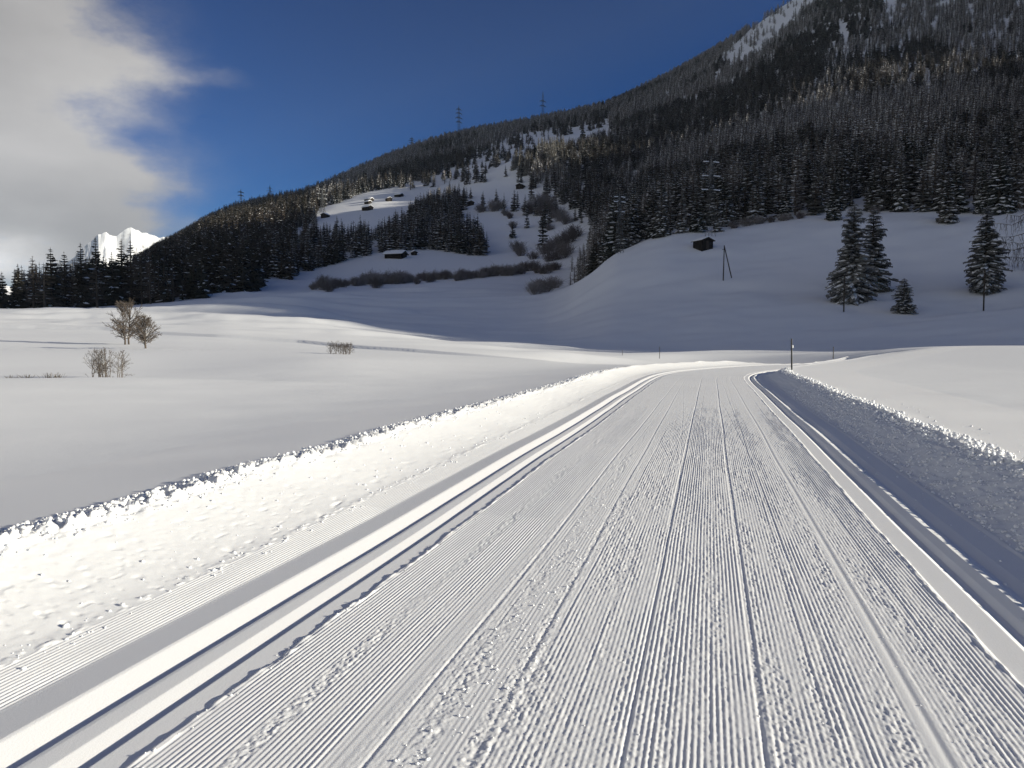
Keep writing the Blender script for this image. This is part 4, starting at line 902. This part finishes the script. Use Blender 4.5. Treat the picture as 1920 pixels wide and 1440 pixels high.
def pole(name, loc, h, rad, label, m, lean=(0, 0), cat='pole', band=None, cross=False):
    e = empty(name, loc); v, f = tubes([((0, 0, -.5), (lean[0], lean[1], h), rad, rad * .8)], 8)
    f = [f, np.array([[2 * k + 1 for k in range(8)]])]; put('shaft', mesh_np('shaft', v, f, [m], smooth=False), e)
    if band: v, f = tubes([((0, 0, h * band[0]), (0, 0, h * band[1]), rad * 1.12, rad * 1.1)], 8); put('band', mesh_np('band', v, f, [WHITEP], smooth=False), e)
    if cross:
        v, f = box(-.55, .55, -.05, .05, h - .5, h - .38); put('crossarm', mesh_np('crossarm', v, f, [m], smooth=False), e)
        for sx in (-.48, .48): v, f = tubes([((sx, 0, h - .38), (sx, 0, h - .15), .05, .035)], 6); put('insulator', mesh_np('insulator', v, f, [WHITEP]), e)
    return tag(e, label, cat)
for px, base, top, lb in [(1582, 585, 517, 'thin timber utility pole in front of the dense spruce pair'), (1844, 583, 505, 'thin timber utility pole in front of the broad lone spruce')]:
    x, y, z, r = at_px(px, base, 90); pole('utility_pole', (x, y, z), EYE + slope_of(px, top) * r - z, .13, lb, POLEWOOD, (0, 0), 'utility pole', None, False)
# the A-shaped pole on the hill
x, y, z, r = at_px(1356, 526, 90); h = EYE + slope_of(1356, 460) * r - z; e = empty('braced_pole', (x, y, z), -math.atan2(x, y))
v, f = tubes([((0, 0, -.4), (.12, 0, h), .13, .10)], 7); put('shaft', mesh_np('shaft', v, f, [POLEWOOD]), e)
dx = 14.5 / F * r; v, f = tubes([((dx, .2, -.1 + .6), (.14, 0, h - .25), .12, .10)], 7); put('brace', mesh_np('brace', v, f, [POLEWOOD]), e)
v, f = tubes([((-.35, 0, h - .9), (.25, 0, h - .9), .06, .06)], 6); put('crossarm', mesh_np('crossarm', v, f, [POLEWOOD]), e)
tag(e, 'timber pole with one slanting brace like a narrow A on the shaded hill', 'utility pole')
# bare larch standing just past the right edge, its drooping boughs in view
x, y, z, r = at_px(1934, 512, 90); k = r / F; e = empty('larch_tree', (x, y, z), -math.atan2(x, y)); g = np.random.default_rng(77)
v, f = tubes([((0, 0, -.6), (.1, 0, 70 * k), .26, .17), ((.1, 0, 70 * k), (.3, .1, 128 * k), .17, .04)], 8); put('trunk', mesh_np('trunk', v, f, [BARK]), e)
bo = []; tw = []; sn = []
for hz, ln in ((84, -56), (66, -50), (82, 44), (44, -44), (60, 48), (96, -36), (36, 40), (104, 30), (28, -28), (112, -22), (52, -34)):
    yy = g.normal() * 10; p = np.array([0, 0, hz * k]); pts = [p + np.array([ln * t, yy * t, -6 * math.sin(t * 2.6) + 3 * g.normal() * t]) * k for t in (0, .25, .5, .75, 1)]
    for q in range(4):
        bo.append((pts[q], pts[q + 1], .085 - .017 * q, .068 - .017 * q))
        if g.random() < .7: sn.append((pts[q] + (0, 0, .07), pts[q + 1] + (0, 0, .06), .05, .045))
        for c in range(5):
            s = pts[q] + (pts[q + 1] - pts[q]) * g.random(); l = (6 + 17 * g.random()) * k; m_ = s + np.array([g.normal() * 2.5 * k, g.normal() * 2 * k, -l * .6]); t_ = m_ + np.array([g.normal() * 2.5 * k, g.normal() * 2 * k, -l * .4]); tw += [(s, m_, .04, .03), (m_, t_, .03, .012)]
            for c2 in range(2): tw.append((m_, m_ + np.array([g.normal() * 4 * k, g.normal() * 3 * k, -abs(g.normal()) * 4 * k]), .02, .008))
v, f = tubes(bo, 5); put('boughs', mesh_np('boughs', v, f, [LARCH_DARK]), e); v, f = tubes(tw, 3); put('twigs', mesh_np('twigs', v, f, [LARCH_DARK], smooth=False), e); v, f = tubes(sn, 4); put('branch_snow', mesh_np('branch_snow', v, f, [TREE_SNOW]), e)
tag(e, 'bare larch at the right edge hanging drooping twigs beside the broad lone spruce', 'tree')
# piste markers
def marker(px, base, top, rr, rad, label, band=None, lean=(0, 0)):
    a = math.radians(az_of(px)); x, y = rr * math.sin(a), rr * math.cos(a); z = EYE + slope_of(px, base) * rr; pole('piste_marker', (x, y, z), EYE + slope_of(px, top) * rr - z, rad, label, BLACKP, lean, 'marker pole', band)
marker(1486, 686, 635, 38.5, .042, 'nearest black marker pole with a white band, on the bank at the bend', (.66, .76), (-.05, 0))
marker(1563, 664, 650, 80, .05, 'thin marker pole on the sunlit snow right of the bend')
marker(1237, 664, 650, 90, .035, 'short marker pole beyond the bend, left of the near one')
marker(1167, 667, 656, 92, .03, 'faintest marker pole at the edge of the shade, leftmost beyond the bend')

# =====================================================================================
# thin valley haze
# =====================================================================================
def haze():
    m = bpy.data.materials.new('haze'); m.use_nodes = True; nt = m.node_tree; nt.nodes.clear()
    pv = node(nt, 'ShaderNodeVolumePrincipled'); pv.inputs['Color'].default_value = (.66, .80, 1, 1); pv.inputs['Density'].default_value = HAZE
    out = node(nt, 'ShaderNodeOutputMaterial'); nt.links.new(pv.outputs[0], out.inputs['Volume'])
    zs = [v for o in bpy.data.objects if o.type == 'MESH' and o.get('kind') == 'structure' for v in (min(c[2] for c in o.bound_box), max(c[2] for c in o.bound_box))]
    v, f = box(-7300, 7300, -7300, 7300, min(zs) - 1, max(zs) + 40)
    tag(put('haze', mesh_np('haze', v, f, [m], smooth=False)), 'thin pale haze filling the whole valley', None, None, 'stuff')
if HAZE: haze()
